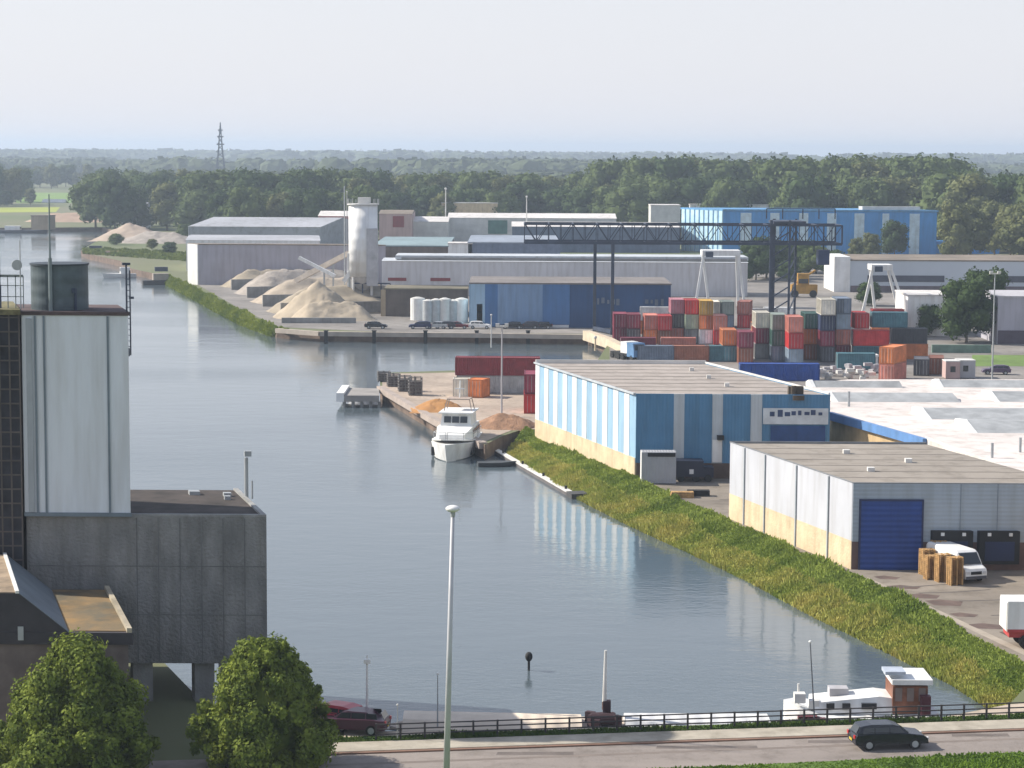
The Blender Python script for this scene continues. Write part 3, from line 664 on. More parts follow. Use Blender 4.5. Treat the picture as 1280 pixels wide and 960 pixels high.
def grey_warehouse():
    N = G(1064, 712); h = ZT(N, 604); Fp = G(913, 553, h); v = Vector((Fp.x - N.x, Fp.y - N.y, 0)); u = Vector((1, 0, 0)); L = v.length; F = frame(u, v)
    S = N.y / FPX * 1.0; W = (1345 - 1064) * S
    z = lambda r: ZT(N, r)
    t = thing('grey_warehouse', 'pale grey warehouse with a large blue door and cream brick base', 'warehouse', N)
    MB().fbox(F, .1, W, .1, L - .1, 0, h - .2).build('core', concrete, t)
    b = MB(); k = 5; ge = [0, .17, .42, .68, .86, 1.0]
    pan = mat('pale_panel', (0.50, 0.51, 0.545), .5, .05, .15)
    for i in range(5): b.fbox(F, -.03, .098, ge[i] * L + .04, ge[i + 1] * L - .04, 2.45, h)
    b.fbox(F, 0, .095, 0, L, 2.45, h - .05)
    b.build('side_wall', pan, t)
    b = MB(); b.fbox(F, -.04, .097, .0, L, -.2, 2.447); b.build('side_plinth', cream, t)
    for g in ge[1:5]: MB().fbox(F, -.16, -.045, g * L - .08, g * L + .08, 0, h - .05).build('drainpipe', mat('pipe_grey', (0.34, 0.37, 0.39), .5, .1), t)
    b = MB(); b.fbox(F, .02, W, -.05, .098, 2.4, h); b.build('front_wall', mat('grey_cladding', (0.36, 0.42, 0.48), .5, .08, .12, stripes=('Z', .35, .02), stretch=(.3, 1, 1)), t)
    b = MB(); b.fbox(F, .02, W, -.02, .097, -.2, 2.397); b.build('front_plinth', mat('plinth_brown', (0.16, 0.10, 0.085), .9, .15), t)
    MB().fbox(F, .1, W, .1, L - .1, h - .197, h - .08).build('roof', mat('flat_roof', (0.30, 0.265, 0.225), .9, .09, .08, stretch=(1, .3, 1)), t)
    b = MB(); b.fbox(F, .02, W, -.08, .098, h + .002, h + .07); b.fbox(F, -.05, .098, 0, L, h + .002, h + .07); b.fbox(F, -.05, W, L - .1, L + .05, h - .1, h + .12); b.build('roof_trim', mat('trim_dark', (0.20, .21, .22), .6), t)
    dx = lambda px: (px - 1064) * S
    for i in range(1, 7): MB().fbox(F, .12, W, i * L / 7, i * L / 7 + .10, h - .078, h - .05).build('roof_seam', mat('seam_felt', (.31, .275, .24), .9, .1), t)
    for a_, b__ in ((5, 8), (11, 14), (8, 20)): q_ = F(a_, b__, h); MB().bx((q_[0], q_[1], h + .1), (.6, .6, .35)).build('roof_vent', offwhite, t)
    for k in range(1, 4): MB().fbox(F, dx(1153) + k * 3.1, dx(1153) + k * 3.1 + .05, -.085, -.052, 2.42, h - .02).build('panel_joint', mat('joint_grey', (.22, .26, .30), .6), t)
    b = MB(); zt, zb = z(626), .02
    b.fbox(F, dx(1074), dx(1151), -.14, -.055, zb, zt); o = b.build('roller_door', mat('door_blue', (.015, .055, .25), .5, .08, .5, stripes=('Z', .45, .04)), t)
    b = MB(); b.fbox(F, dx(1072), dx(1074) - .004, -.19, -.056, 0, zt); b.fbox(F, dx(1151) + .004, dx(1153), -.19, -.056, 0, zt); b.fbox(F, dx(1072), dx(1153), -.19, -.056, zt + .004, zt + .16); b.build('door_frame', mat('frame_navy', (.02, .03, .09), .5), o)
    for x0, x1 in ((1163, 1214), (1222, 1273)):
        b = MB(); b.fbox(F, dx(x0), dx(x1), -.5, -.057, 0.6, z(662)); o = b.build('dock_shelter', black, t)
        b = MB(); b.fbox(F, dx(x0 + 7), dx(x1 - 7), -.56, -.503, .9, z(675)); b.build('dock_door', mat('dock_navy', (.01, .02, .07), .5), o)
        for q in (x0 + 10, x1 - 14): MB().fbox(F, dx(q), dx(q + 4), -.6, -.505, z(668), z(664)).build('dock_light', white, o)
    return N, S
NG, SG = grey_warehouse()

def white_roof_hall():
    h = 6.3
    pts = [G(1157, 549, h), G(1040, 516, h), G(1008, 480, h), G(1060, 474, h), G(1420, 474, h), G(1420, 650, h)]
    o0 = Vector((pts[0].x, pts[0].y, 0)); P = [Vector((p.x - o0.x, p.y - o0.y, 0)) for p in pts]
    t = thing('white_roofed_hall', 'wide low hall with a white roof and cream brick wall behind the grey warehouse', 'hall', o0)
    poly = [(p.x, p.y) for p in reversed(P)]
    b = MB(); b.prism(poly, 0, h - .5); b.build('wall', mat('tan_brick', (0.55, 0.40, 0.22), .9, .12, .5), t)
    b = MB(); b.prism(poly, h - .497, h - .02); b.build('roof', mat('white_roofing', (0.66, 0.60, 0.56), .7, .07, .08), t)
    d = (P[1] - P[0]); n = Vector((d.y, -d.x, 0)).normalized(); n = -n if n.y > 0 else n
    b = MB(); L = d.length; F = frame(d, n); b.fbox(F, -.4, L, 0.01, .5, h - .75, h + .12)
    b.build('blue_fascia', mat('fascia_blue', (0.12, 0.25, 0.50), .5, .08), t)
    b = MB(); F2 = frame(P[5] - P[0], Vector((0, 1, 0))); b.fbox(F2, 0, (P[5] - P[0]).length, -.1, .4, h + .003, h + .3); b.build('roof_kerb', offwhite, t)
    for (x0, x1, r0, r1) in ((1165, 1330, 524, 511), (1222, 1340, 541, 526), (1048, 1200, 502, 492), (1250, 1340, 502, 490), (1180, 1330, 484, 477), (1020, 1128, 484, 479)):
        a, c, e = G(x0, r0, h) - o0, G(x1, r0, h) - o0, G(x0 - (r0 - r1) * 1.5, r1 + 3, h) - o0
        F3 = frame(Vector((1, 0, 0)), Vector((e.x - a.x, e.y - a.y, 0))); Ls = c.x - a.x; Dp = min(10, Vector((e.x - a.x, e.y - a.y, 0)).length)
        q = lambda aa, bb, z: tuple(Vector(F3(aa, bb, z)) + Vector((a.x, a.y, 0)))
        b = MB(); hh = .7
        b.loft([[q(s, 0, h - .018), q(s, Dp * .6, h + hh), q(s, Dp, h + hh * .6), q(s, Dp, h - .018)] for s in (0, Ls)])
        o = b.build('skylight', mat('skylight_grey', (0.36, 0.37, 0.37), .5, .15, .5), t)
        b = MB(); b.loft([[q(s, -.1, h - .015), q(s, Dp * .6, h + hh + .12), q(s, Dp + .1, h + hh * .7), q(s, Dp + .1, h - .015)] for s in (-.5, -.004)]); b.build('skylight_end', white, o)
    for px, row in ((1275, 565), (1240, 572), (1061, 508)):
        P_ = G(px, row, h) - o0; MB().cyl((P_.x, P_.y, h - .02), (P_.x, P_.y, h + (1.4 if px != 1061 else 1.7)), .14, n=8).build('roof_pipe', steel, t)
white_roof_hall()

# ------------------------------------------------------------------ generic shed by pixels
def shed(name, label, cat, x0, x1, brow, trow, depth, wall, roof, skew=0.0, rise=0.0, D=None, bands=(), side=None, parts=(), group=None, windows=()):
    """front wall from column x0 to x1, base row (or depth D), eaves at trow"""
    N = G(x0, brow) if D is None else AT(x0, D); N.z = 0
    E = AT(x1, N.y); W = E.x - N.x; h = ZT(N, trow); u = Vector((1, 0, 0)); v = Vector((skew, 1, 0)); F = frame(u, v)
    t = thing(name, label, cat, N, group=group); L = depth
    b = MB(); b.fbox(F, 0, W, 0, L, -.1, h - .003); b.build('wall', wall, t)
    b = MB()
    if rise:
        b.loft([[F(a, -.2, h), F(a, L / 2, h + rise), F(a, L + .2, h)] for a in (-.2, W + .2)])
    else: b.fbox(F, -.15, W + .15, -.15, L + .15, h, h + .3)
    b.build('roof', roof, t)
    sx = W / (x1 - x0)
    for (p0, p1, r0, r1, m, nm) in bands:
        z0 = ZT(N, r1); z1 = ZT(N, r0)
        MB().fbox(F, (p0 - x0) * sx, (p1 - x0) * sx, -.12, -.003, max(0, z0), min(h - .01, z1)).build(nm, m, t)
    if side: MB().fbox(F, -.1, -.003, .0, L, 0, h - .004).build('end_wall', side, t)
    return t, N, F, W, h
lgrey = mat('light_grey_wall', (0.46, 0.45, 0.47), .7, .08, .1)
greyroof = mat('shed_roof_grey', (0.36, 0.37, 0.40), .8, .1, .05)
brownroof = mat('brown_roof', (0.22, 0.18, 0.14), .9, .15, .1)
whiteroof = mat('shed_roof_white', (0.66, 0.63, 0.60), .7, .08, .05)
pinkw = mat('pinkish_wall', (0.50, 0.36, 0.34), .8, .1, .1)
wredd = mat('faded_red_wall', (0.42, 0.12, 0.11), .8, .15, .1)
tealroof = mat('teal_roof', (0.22, 0.30, 0.32), .7, .1, .05)
tan = mat('tan_wall', (0.42, 0.33, 0.22), .9, .1, .2)
door_red = mat('dark_red_door', (0.25, 0.04, 0.04), .7, .1)
brickm = mat('brown_brick_wall', (0.15, 0.12, 0.10), .9, .15, .3)

# long grey shed with white end (left)
N = G(248, 356); h = ZT(N, 306); v = Vector((-.08 * 0 + (AT(233, N.y).x - N.x), 4.0, 0)); 
t = thing('grey_shed', 'long grey shed with a bright white gable end by the canal', 'shed', N); F = frame(Vector((1, 0, 0)), v); Ws = AT(482, N.y).x - N.x
MB().fbox(F, 0, Ws, 0, 5, 0, h - .003).build('wall', mat('shadow_grey_wall', (0.38, 0.36, 0.40), .8, .08, .1), t)  # shade of the long side is put into this grey, the gable stays white
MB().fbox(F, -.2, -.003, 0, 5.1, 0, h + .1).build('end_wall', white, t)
MB().fbox(F, 0, Ws, -.2, 5.2, h, h + .25).build('roof', brownroof, t)
shed('long_roof_shed', 'grey roofed shed with a white corner behind the long grey shed', 'shed', 233, 400, 0, 300, 40, white, greyroof, D=640, rise=.5, skew=-.1)
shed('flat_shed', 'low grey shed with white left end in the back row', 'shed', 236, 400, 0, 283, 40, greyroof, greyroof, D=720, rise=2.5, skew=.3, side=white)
shed('red_hall', 'hall with faded red and white front left of the cement silo', 'hall', 398, 440, 0, 270, 25, wredd, whiteroof, D=790, bands=((404, 412, 272, 288, white, 'panel'), (423, 432, 272, 284, door_red, 'door')), rise=1.5)
shed('pink_hall', 'pinkish hall with dark red doors right of the cement silo', 'hall', 474, 515, 0, 267, 25, pinkw, brownroof, D=790, bands=((491, 505, 270, 284, door_red, 'door'),), rise=1)
shed('cream_shed', 'pale pink low shed beside the pinkish hall', 'shed', 511, 560, 0, 277, 25, offwhite, whiteroof, D=800, rise=1.5)
shed('teal_roof_hall', 'flat hall with pale teal roof right of the cement silo', 'hall', 466, 560, 0, 308, 60, brickm, tealroof, D=600)
shed('small_white_shed', 'small white building on the roofline above the long white warehouse', 'building', 560, 590, 0, 305, 8, white, whiteroof, D=600)
shed('far_white_shed', 'long shed with bright white roof in the back row', 'shed', 560, 770, 0, 272, 28, offwhite, whiteroof, D=820, rise=1.4, bands=((610, 634, 275, 292, mat('green_door', (.08, .2, .17), .7), 'door'),))
shed('far_white_shed', 'white roofed shed behind the left end of the steel gantry', 'shed', 640, 850, 0, 283, 30, mat('blue_grey_wall', (.12, .16, .24), .8), whiteroof, D=770, rise=1.2)
shed('tiny_white_house', 'small cream building in front of the tree belt', 'building', 552, 622, 0, 254, 12, cream, offwhite, D=900)
shed('far_white_shed', 'small white block on the skyline of roofs left of the striped hall', 'building', 813, 850, 0, 257, 14, offwhite, whiteroof, D=860)
shed('far_white_shed', 'white building row peeping over the striped hall', 'building', 862, 960, 0, 256, 14, white, whiteroof, D=880)
shed('slate_roof_hall', 'slate blue roofed hall behind the long white warehouse', 'hall', 585, 700, 0, 304, 50, mat('slate_wall', (.16, .20, .28), .8), mat('slate_roof', (.26, .30, .36), .7, .1, .05), D=600)
# scattered far buildings at left
shed('far_white_shed', 'tan hut by the water at the far left', 'hut', 39, 60, 287, 270, 8, tan, brownroof, skew=.2)
shed('far_house', 'small purple roofed house behind the gravel heaps', 'house', 152, 174, 0, 262, 10, offwhite, mat('purple_roof', (.16, .13, .18), .9), D=980, rise=3)
shed('far_house', 'small white house right of the purple roofed one', 'house', 175, 184, 0, 260, 10, white, greyroof, D=980, rise=2.4)
shed('far_house', 'pair of grey white farm sheds in the green meadow', 'house', 52, 80, 0, 253, 12, lgrey, offwhite, D=1420, rise=2)
shed('far_house', 'white villa in front of the trees left of the silo', 'house', 409, 422, 0, 251, 10, offwhite, brownroof, D=900, rise=2)

# long white warehouse with saw strip
t, N, F, W, h = shed('long_white_warehouse', 'very long white warehouse behind the blue hall and crane', 'warehouse', 478, 934, 0, 326, 16, mat('long_white_wall', (0.58, 0.57, 0.58), .7, .05, .08, stripes=('X', 2.2, .06)), mat('long_roof', (.50, .53, .56), .6, .06, .05), D=540, rise=0.3,
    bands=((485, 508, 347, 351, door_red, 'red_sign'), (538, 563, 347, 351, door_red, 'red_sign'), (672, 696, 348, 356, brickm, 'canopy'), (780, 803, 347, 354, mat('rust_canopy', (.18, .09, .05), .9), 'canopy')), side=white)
b = MB(); b.fbox(F, 4.5, W, 2.0, 2.5, h - .2, h + .75); b.build('roof_strip', mat('strip_dark', (.20, .19, .18), .8), t)
b = MB(); b.fbox(F, 3, W + .4, 2.6, 15, h + .3, h + 1.2); b.build('upper_roof', mat('long_roof', (.50, .53, .56), .6, .06, .05), t)

# brown wall and tanks left of blue hall
shed('brown_brick_hall', 'low brown brick hall between the cement silo and the blue hall', 'hall', 481, 584, 0, 362, 12, brickm, mat('olive_roof', (.17, .15, .10), .9, .2, .1), D=470, bands=((476, 482, 362, 402, tan, 'pillar'),))
P0 = None
for i, (px, r_, ht, m) in enumerate([(522, 1.5, 371, white), (535, 1.1, 374, steel), (545, 1.1, 373, steel), (556, 1.2, 372, offwhite), (567, 1.1, 374, steel), (577, 1.3, 372, white)]):
    P = G(px, 403 if i else 400); hh = ZT(P, ht)
    t = thing('storage_tank', ['bright white upright tank, leftmost of the row before the brick hall', 'grey upright tank, second from the left in the tank row', 'grey upright tank, third from the left in the tank row', 'cream upright tank, fourth from the left in the tank row', 'grey upright tank, fifth from the left in the tank row', 'white upright tank nearest the blue hall'][i], 'tank', P, group='upright tanks before the brick hall')
    MB().cyl((0, 0, 0), (0, 0, hh - .3), r_, n=20).build('shell', m, t, smooth=False)
    MB().cyl((0, 0, hh - .298), (0, 0, hh), r_ * 1.02, r_ * .3, n=20).build('lid', offwhite, t)
# blue hall
pale_bl = mat('steel_blue', (0.20, 0.32, 0.50), .5, .06, .1, stripes=('X', .8, .04)); mid_bl = mat('mid_blue', (0.06, 0.17, 0.38), .5, .08, .1); deep_bl = mat('deep_blue', (0.02, 0.075, 0.20), .5, .12, .1); lt_bl = mat('light_blue_cladding', (0.32, 0.48, 0.62), .5, .06, .1)
t, N, F, W, h = shed('blue_hall', 'long blue hall in panels of four blues behind the basin quay', 'hall', 587, 838, 409, 355, 22, deep_bl, mat('hall_roof', (.20, .18, .17), .9, .1, .1), side=lt_bl,
    bands=((587.5, 606, 355, 408, lt_bl, 'panel'), (606, 622, 355, 408, mid_bl, 'panel'), (622, 678, 355, 405, pale_bl, 'panel'), (678, 712, 355, 405, mid_bl, 'panel'), (596, 603, 380, 406, white, 'door'), (678, 711, 405.5, 409, white, 'dock_edge')))
b = MB(); sx = W / (838 - 587); rnd = random.Random(3)
for (p0, p1) in ((746, 775), (806, 832)):
    a = (p0 - 587) * sx
    while a < (p1 - 587) * sx:
        ww = rnd.uniform(.3, .8); b.fbox(F, a, a + ww, -.2, -.124, ZT(N, rnd.uniform(378, 381)), ZT(N, rnd.uniform(371, 374))); a += ww + rnd.uniform(.2, .6)
b.build('wall_lettering', mat('letter_grey', (.14, .18, .24), .6), t)

# far striped blue hall
N = AT(903, 770); N.z = 0; h = ZT(N, 264); F = frame(Vector((1, 0, 0)), Vector((-.62, 1, 0))); W = AT(1170, 770).x - N.x; sx = W / 267.
t = thing('striped_blue_hall', 'bright blue hall with pale stripes in front of the woods', 'hall', N); bb = mat('bright_blue', (0.045, 0.26, 0.62), .5, .08, .1); ps = mat('pale_stripe', (.55, .68, .78), .5)
MB().fbox(F, 0, W, 0, 24, 0, h).build('wall', bb, t)
for x0, x1 in ((925, 938), (962, 973), (998, 1009), (1033, 1044), (1067, 1079), (1102, 1110), (1136, 1148)): MB().fbox(F, (x0 - 903) * sx, (x1 - 903) * sx, -.25, -.003, 0, h - .5).build('stripe_panel', ps, t)
b = MB()
for i in range(9): b.fbox(F, -.3, -.003, i * 2.7, i * 2.7 + (1.9), 0, h + .1)
b.build('side_panels', mat('side_pale_blue', (.48, .70, .80), .5), t)
b = MB(); b.fbox(F, -.3, W + .3, -.3, 24.3, h + .11, h + .7); b.build('roof_edge', mat('roof_blue', (.10, .30, .55), .6), t)
b = MB(); b.fbox(F, W * .66, W * .93, 1, 3, h + .701, h + 1.9); b.build('roof_plant', offwhite, t)
MB().fbox(F, W + .01, W + 26, 6, 24, 0, h * .28).build('low_wing', bb, t)

# right hand sheds
t, N, F, W, h = shed('long_pale_shed', 'long pale shed with a bright white end wall at the right', 'shed', 1062, 1420, 0, 326, 30, mat('pale_upper', (.50, .54, .58), .6, .06, .05), brownroof, D=560,
    bands=((1084, 1180, 344, 352, mat('window_band', (.06, .065, .09), .4), 'window'), (1240, 1330, 344, 352, mat('window_band', (.06, .065, .09), .4), 'window'), (1063, 1350, 357, 375, mat('lower_brown', (.15, .12, .13), .9), 'lower_wall')))
MB().fbox(F, -4.0, -.005, -.3, 18, 0, h + 1).build('white_end', white, t)
N = G(1136, 420); h = ZT(N, 372)
t, N, F, W, h = shed('white_gabled_shed', 'white walled shed between the portal crane and the dark tree', 'shed', 1134, 1188, 420, 370, 14, white, whiteroof)
t, N, F, W, h = shed('grey_shed', 'pale grey shed with dark base behind the lamp post at the right edge', 'shed', 1246, 1400, 430, 372, 18, mat('mauve_grey_wall', (.42, .41, .46), .7, .05, .1), lgrey, bands=((1247, 1400, 413, 430, mat('dark_base', (.10, .08, .10), .9), 'plinth'),))

# ------------------------------------------------------------------ cement silo
P = G(454, 388); zt = ZT(P, 256); r = (AT(473, P.y).x - AT(437, P.y).x) / 2
t = thing('cement_silo', 'tall white cement silo on legs above the sand heaps', 'silo', P)
zc = ZT(P, 345); zl = ZT(P, 364)
MB().cyl((0, 0, zc), (0, 0, zt), r, n=32).build('shell', mat('silo_white', (0.80, 0.80, 0.79), .5, .07, .15, stripes=('Z', 2.4, .08)), t, smooth=True)
MB().cyl((0, 0, zl), (0, 0, zc - .003), r * .35, r, n=32).build('hopper', mat('hopper_grey', (.45, .43, .42), .6), t)
b = MB(); b.cyl((0, 0, zt + .003), (0, 0, zt + .25), r + .35, n=32)
for k in range(16): a = k * math.pi / 8; b.bar((math.cos(a) * (r + .3), math.sin(a) * (r + .3), zt), (math.cos(a) * (r + .3), math.sin(a) * (r + .3), zt + 1.3), .1)
b.bx((.3, 0, zt + .9), (2.6, 2, 1.4)); b.build('top_platform', offwhite, t)
for k in range(4):
    a = math.pi / 4 + k * math.pi / 2; MB().cyl((math.cos(a) * r * .9, math.sin(a) * r * .9, -.1), (math.cos(a) * r * .9, math.sin(a) * r * .9, zc + .5), .3, n=8).build('leg', offwhite, t)
b = MB(); b.box(r * .3, r * 1.05, -r * .99, -r * .2, zc - 2, ZT(P, 285)); b.build('side_casing', mat('casing_grey', (.44, .43, .44), .6), t)
b = MB(); b.box(-r * 1.08, -r * .7, -1, 1, zl, zc + 5); b.build('stair_shaft', white, t)
b = MB(); b.cyl((-r - .9, 0, 0), (-r - .9, 0, zt + 4), .12); b.build('lightning_rod', steel, t)
# machinery block under the silo
t = thing('batching_plant', 'dark machinery under and right of the cement silo', 'machinery', P + Vector((1, -2, 0)))
MB().box(-4, 5.5, -1, 2, 0, 3.2).build('housing', mat('plant_dark', (.07, .07, .08), .8, .3, .5), t)
MB().box(-2.8, -1.2, -1.6, -1.003, 0, 2.6).build('cabin', offwhite, t)
b = MB()
for x in (-3, -1, 1, 3, 5): b.bar((x, 0, 3.2), (x, 0, 6.0), .25)
b.bar((-3, 0, 6), (5, 0, 6), .3); b.build('frame', darkmetal, t)
# conveyors
def conveyor(p0, p1, label, m, wd=1.0):
    t = thing('conveyor', label, 'conveyor', Vector((p0.x, p0.y, 0))); q = p1 - Vector((p0.x, p0.y, 0)); s = Vector((0, 0, p0.z))
    MB().bar(s, q, wd).build('belt_gallery', m, t)
    mid = s.lerp(q, .7); MB().bar((mid.x, mid.y, 0), mid, .35).build('support', steel, t)
Pg = G(372, 385); conveyor(Vector((AT(370, 500).x, 500, ZT(AT(370, 500), 351))), Vector((AT(437, 492).x, 492, ZT(AT(437, 492), 316))), 'tan conveyor gallery climbing to the cement silo', mat('conveyor_tan', (.50, .44, .38), .7), 1.1)
conveyor(Vector((AT(374, 478).x, 478, ZT(AT(374, 478), 322))), Vector((AT(419, 476).x, 476, ZT(AT(419, 476), 345))), 'white conveyor arm crossing below the tan gallery', white, .7)
conveyor(Vector((AT(430, 486).x, 486, ZT(AT(430, 486), 352))), Vector((AT(440, 486).x, 486, ZT(AT(440, 486), 338))), 'short white chute against the cement silo leg', white, .9)

# ------------------------------------------------------------------ sand heaps and bay walls
def heap(cx, cy, lx, ly, h, ang, m, label, seed, name='sand_heap', ridge=0.5):
    b = MB(); nx, ny = 36, 24
    for j in range(ny + 1):
        for i in range(nx + 1):
            u, v = i / nx * 2 - 1, j / ny * 2 - 1
            uu = max(0, abs(u) - ridge) / (1 - ridge); d = math.hypot(uu, v)
            z = h * max(0, 1 - d) + .25 * h * noise.noise(Vector((u * 2.5, v * 2.5, seed))) * max(0, 1 - d) ** .5 * .6 + .13 * h * noise.noise(Vector((u * 8, v * 8, seed))) * max(0, 1 - d) ** .4
            b.v.append((u * lx + noise.noise(Vector((u * 3, v * 3, seed + 5))) * .5, v * ly, z - .05))
    for j in range(ny):
        for i in range(nx):
            k = j * (nx + 1) + i; b.f.append((k, k + 1, k + nx + 2, k + nx + 1)); b.m.append(0)
    o = b.build(name, m, None, smooth=True, loc=(cx, cy, 0)); o.rotation_euler = (0, 0, ang); return tag(o, label, 'heap', 'sand and gravel heaps')
sand = mat('pale_sand', (0.39, 0.325, 0.24), .95, .1, .3, bump=.3, bscale=1.5); gravel = mat('grey_gravel', (0.34, 0.30, 0.26), .95, .15, .4, bump=.4, bscale=1.5); tansand = mat('tan_sand', (0.33, 0.28, 0.21), .95, .12, .3, bump=.3)
def hp(px, row): q = G(px, row); return q.x, q.y
x, y = hp(400, 396); heap(x, y, 10, 10, ZT(G(400, 396), 352), 0, sand, 'big pale sand cone at the foot of the cement silo', 1, ridge=.05)
for k, (px, row, lx, ly, hh, m_, lab) in enumerate(((352, 401, 9, 7, 3.6, sand, 'pale sand ridge nearest the quay corner, left of the big cone'), (325, 391, 18, 10, 5.4, tansand, 'tan sand ridge, second from the quay corner'), (306, 379, 18, 10, 5.4, mat('beige_gravel', (.38, .32, .25), .95, .12, .4, bump=.4), 'beige gravel ridge, third from the quay corner'), (286, 368, 17, 10, 5.6, gravel, 'grey gravel ridge, fourth from the quay corner'), (268, 359, 15, 8, 4.2, tansand, 'tan ridge nearest the white shed gable'), (362, 372, 11, 8, 4.6, gravel, 'grey gravel ridge behind the big cone'), (330, 361, 12, 8, 4.4, tansand, 'pale ridge against the long grey shed'))):
    x, y = hp(px, row); heap(x + lx * .94 + 1.5, y + lx * .34 + 2, lx, ly, hh, R(20), m_, lab, 20 + k, ridge=.55)
x, y = hp(275, 352); heap(x, y, 7, 5, 2.4, 0, tansand, 'small tan heap beside the white shed gable', 6)
x, y = hp(165, 300); heap(x, y, 15, 14, ZT(G(165, 300), 279), 0, mat('pinkish_sand', (.40, .32, .25), .95, .1, .1), 'large pinkish sand heap on the headland by the canal bend', 7, ridge=.1)
x, y = hp(200, 303); heap(x, y, 17, 12, 4.0, 0, gravel, 'grey gravel heap right of the pinkish one on the headland', 8, ridge=.3)
x, y = hp(285, 312); heap(x, y + 10, 14, 10, ZT(G(285, 312), 287), 0, mat('reddish_gravel', (.30, .22, .18), .95, .2, .2), 'reddish gravel heap on the yard behind the grey shed roof', 9, ridge=.1)
x, y = hp(100, 277); heap(x, y, 26, 10, 4, 0, mat('pink_sand', (.42, .30, .22), .95, .1, .1), 'low pink sand heap on the far bank at the left', 10)
x, y = hp(548, 511); heap(x, y, 3.6, 5.0, 1.4, 0, mat('orange_sand', (.40, .20, .07), .95, .12, .5), 'orange sand heap on the pier behind the yacht', 11, ridge=.2)
x, y = hp(632, 532); heap(x, y, 4.5, 5, 1.6, 0, mat('brown_earth', (.30, .17, .10), .95, .2, .8, bump=.5), 'brown earth heap at the corner of the striped warehouse', 12, ridge=.2)
def bay_wall(p0, p1, hgt, label):
    d = p1 - p0; t = MB(); F = frame(d, Vector((-d.y, d.x, 0))); t.fbox(F, 0, d.length, 0, .5, -.1, hgt)
    o = t.build('bay_wall', concrete, None, loc=p0); tag(o, label, 'wall', 'concrete bay walls between the heaps')
for k, (px, row) in enumerate(((338, 395), (316, 384), (297, 373), (278, 363))):
    p = G(px, row) + Vector((2, 2, 0)); bay_wall(p, p + Vector((24, 9, 0)), 2.6, ['first', 'second', 'third', 'fourth'][k] + ' concrete bay wall from the quay corner between the ridges')
bay_wall(G(352, 404), G(445, 404), 1.1, 'dark low wall in front of the big sand cone')

# ------------------------------------------------------------------ quay edges, jetties
t = thing('mooring_jetty', 'flat grey jetty sticking out from the corner of the pier', 'jetty', Vector((0, 0, 0)))
a, b_, c_, d_ = G(430, 497, -.4), G(474, 497, -.4), G(474, 488, -.4), G(430, 487, -.4)
t.location = (a.x, a.y, 0); q = lambda p: (p.x - a.x, p.y - a.y)
MB().prism([q(a), q(b_), q(c_), q(d_)], -1.0, -.1).build('deck', mat('jetty_grey', (.30, .28, .26), .9, .15, .3), t)
MB().box(-1.1, -.01, 0, q(d_)[1] + .3, -1.0, .25).build('white_head', white, t)
for i in range(5):
    p = a.lerp(b_, i / 4); MB().cyl((p.x - a.x, p.y - a.y + .5, -5), (p.x - a.x, p.y - a.y + .5, -1.05), .25, n=8).build('pile', concrete, t)
# floating pontoon
A, B = G(616, 566, WZ), G(712, 622, WZ); d = (B - A); F = frame(d, Vector((-d.y, d.x, 0)))
t = thing('floating_pontoon', 'long narrow pale floating pontoon beside the reed bank', 'pontoon', Vector((A.x, A.y, WZ)))
MB().fbox(F, 0, d.length - 1, 0, .9, -.3, .35).build('float', mat('pontoon_side', (.12, .11, .11), .9), t)
MB().fbox(F, 0, d.length - 1, .0, .75, .353, .45).build('deck', mat('pontoon_deck', (.62, .60, .56), .8, .1), t)
MB().fbox(F, d.length - .99, d.length + 1.2, -.1, 1.8, -.3, .55).build('end_float', mat('end_dark', (.06, .06, .06), .8), t)
for i in range(4): k = F(d.length * (.1 + .27 * i), .45, 0); MB().cyl((k[0], k[1], .452), (k[0], k[1], .8), .14, n=8).build('bollard', black, t)
# quay fenders along pier edge and far quay wall coping
cop = MB()
for i in range(len(quay_b) - 1):
    pass
def coping(pts, label, name='quay_coping', m=None, wid=.9, z=.3):
    o0 = pts[0]; b = MB()
    for i in range(len(pts) - 1):
        p, q_ = pts[i] - o0, pts[i + 1] - o0; d = q_ - p; n = Vector((-d.y, d.x, 0)).normalized()
        F = frame(d, n); 
        G_ = lambda aa, bb, z_: (F(aa, bb, z_)[0] + p.x, F(aa, bb, z_)[1] + p.y, z_)
        b.fbox(G_, 0, d.length - .01, -wid / 2, wid / 2, -.6, z)
    o = b.build(name, m or concrete, None, loc=o0); return tag(o, kind='structure')
coping([G(346, 412), G(400, 416), G(600, 418), G(735, 420)], '', 'basin_quay_edge', mat('pale_coping', (.42, .36, .30), .9, .1), 1.0, .25)
coping([G(475, 484), G(545, 525), G(604, 555)], '', 'pier_edge', mat('pier_coping', (.36, .30, .26), .9, .1), 1.0, .2)
coping([G(733, 421), G(760, 430), G(790, 446)], '', 'ramp_wall', mat('cream_coping', (.55, .46, .34), .9, .1), 1.4, 1.2)
for i, px in enumerate((408, 468, 532, 596, 660)):
    P = G(px, 417.5) + Vector((0, -.75, 0)); b = MB(); b.box(-.35, .35, -.25, 0, -2.2, .6); b.box(-.45, .45, -.3, .5, .603, .75)
    tag(b.build('quay_fender', black, None, loc=P), ['leftmost dark fender post on the far basin quay wall', 'dark quay fender post below the brick hall', 'dark quay fender post below the white tanks', 'dark quay fender post left of the floodlight pole', 'rightmost dark fender post on the far basin quay wall'][i], 'fender', 'fender posts on the far basin quay')

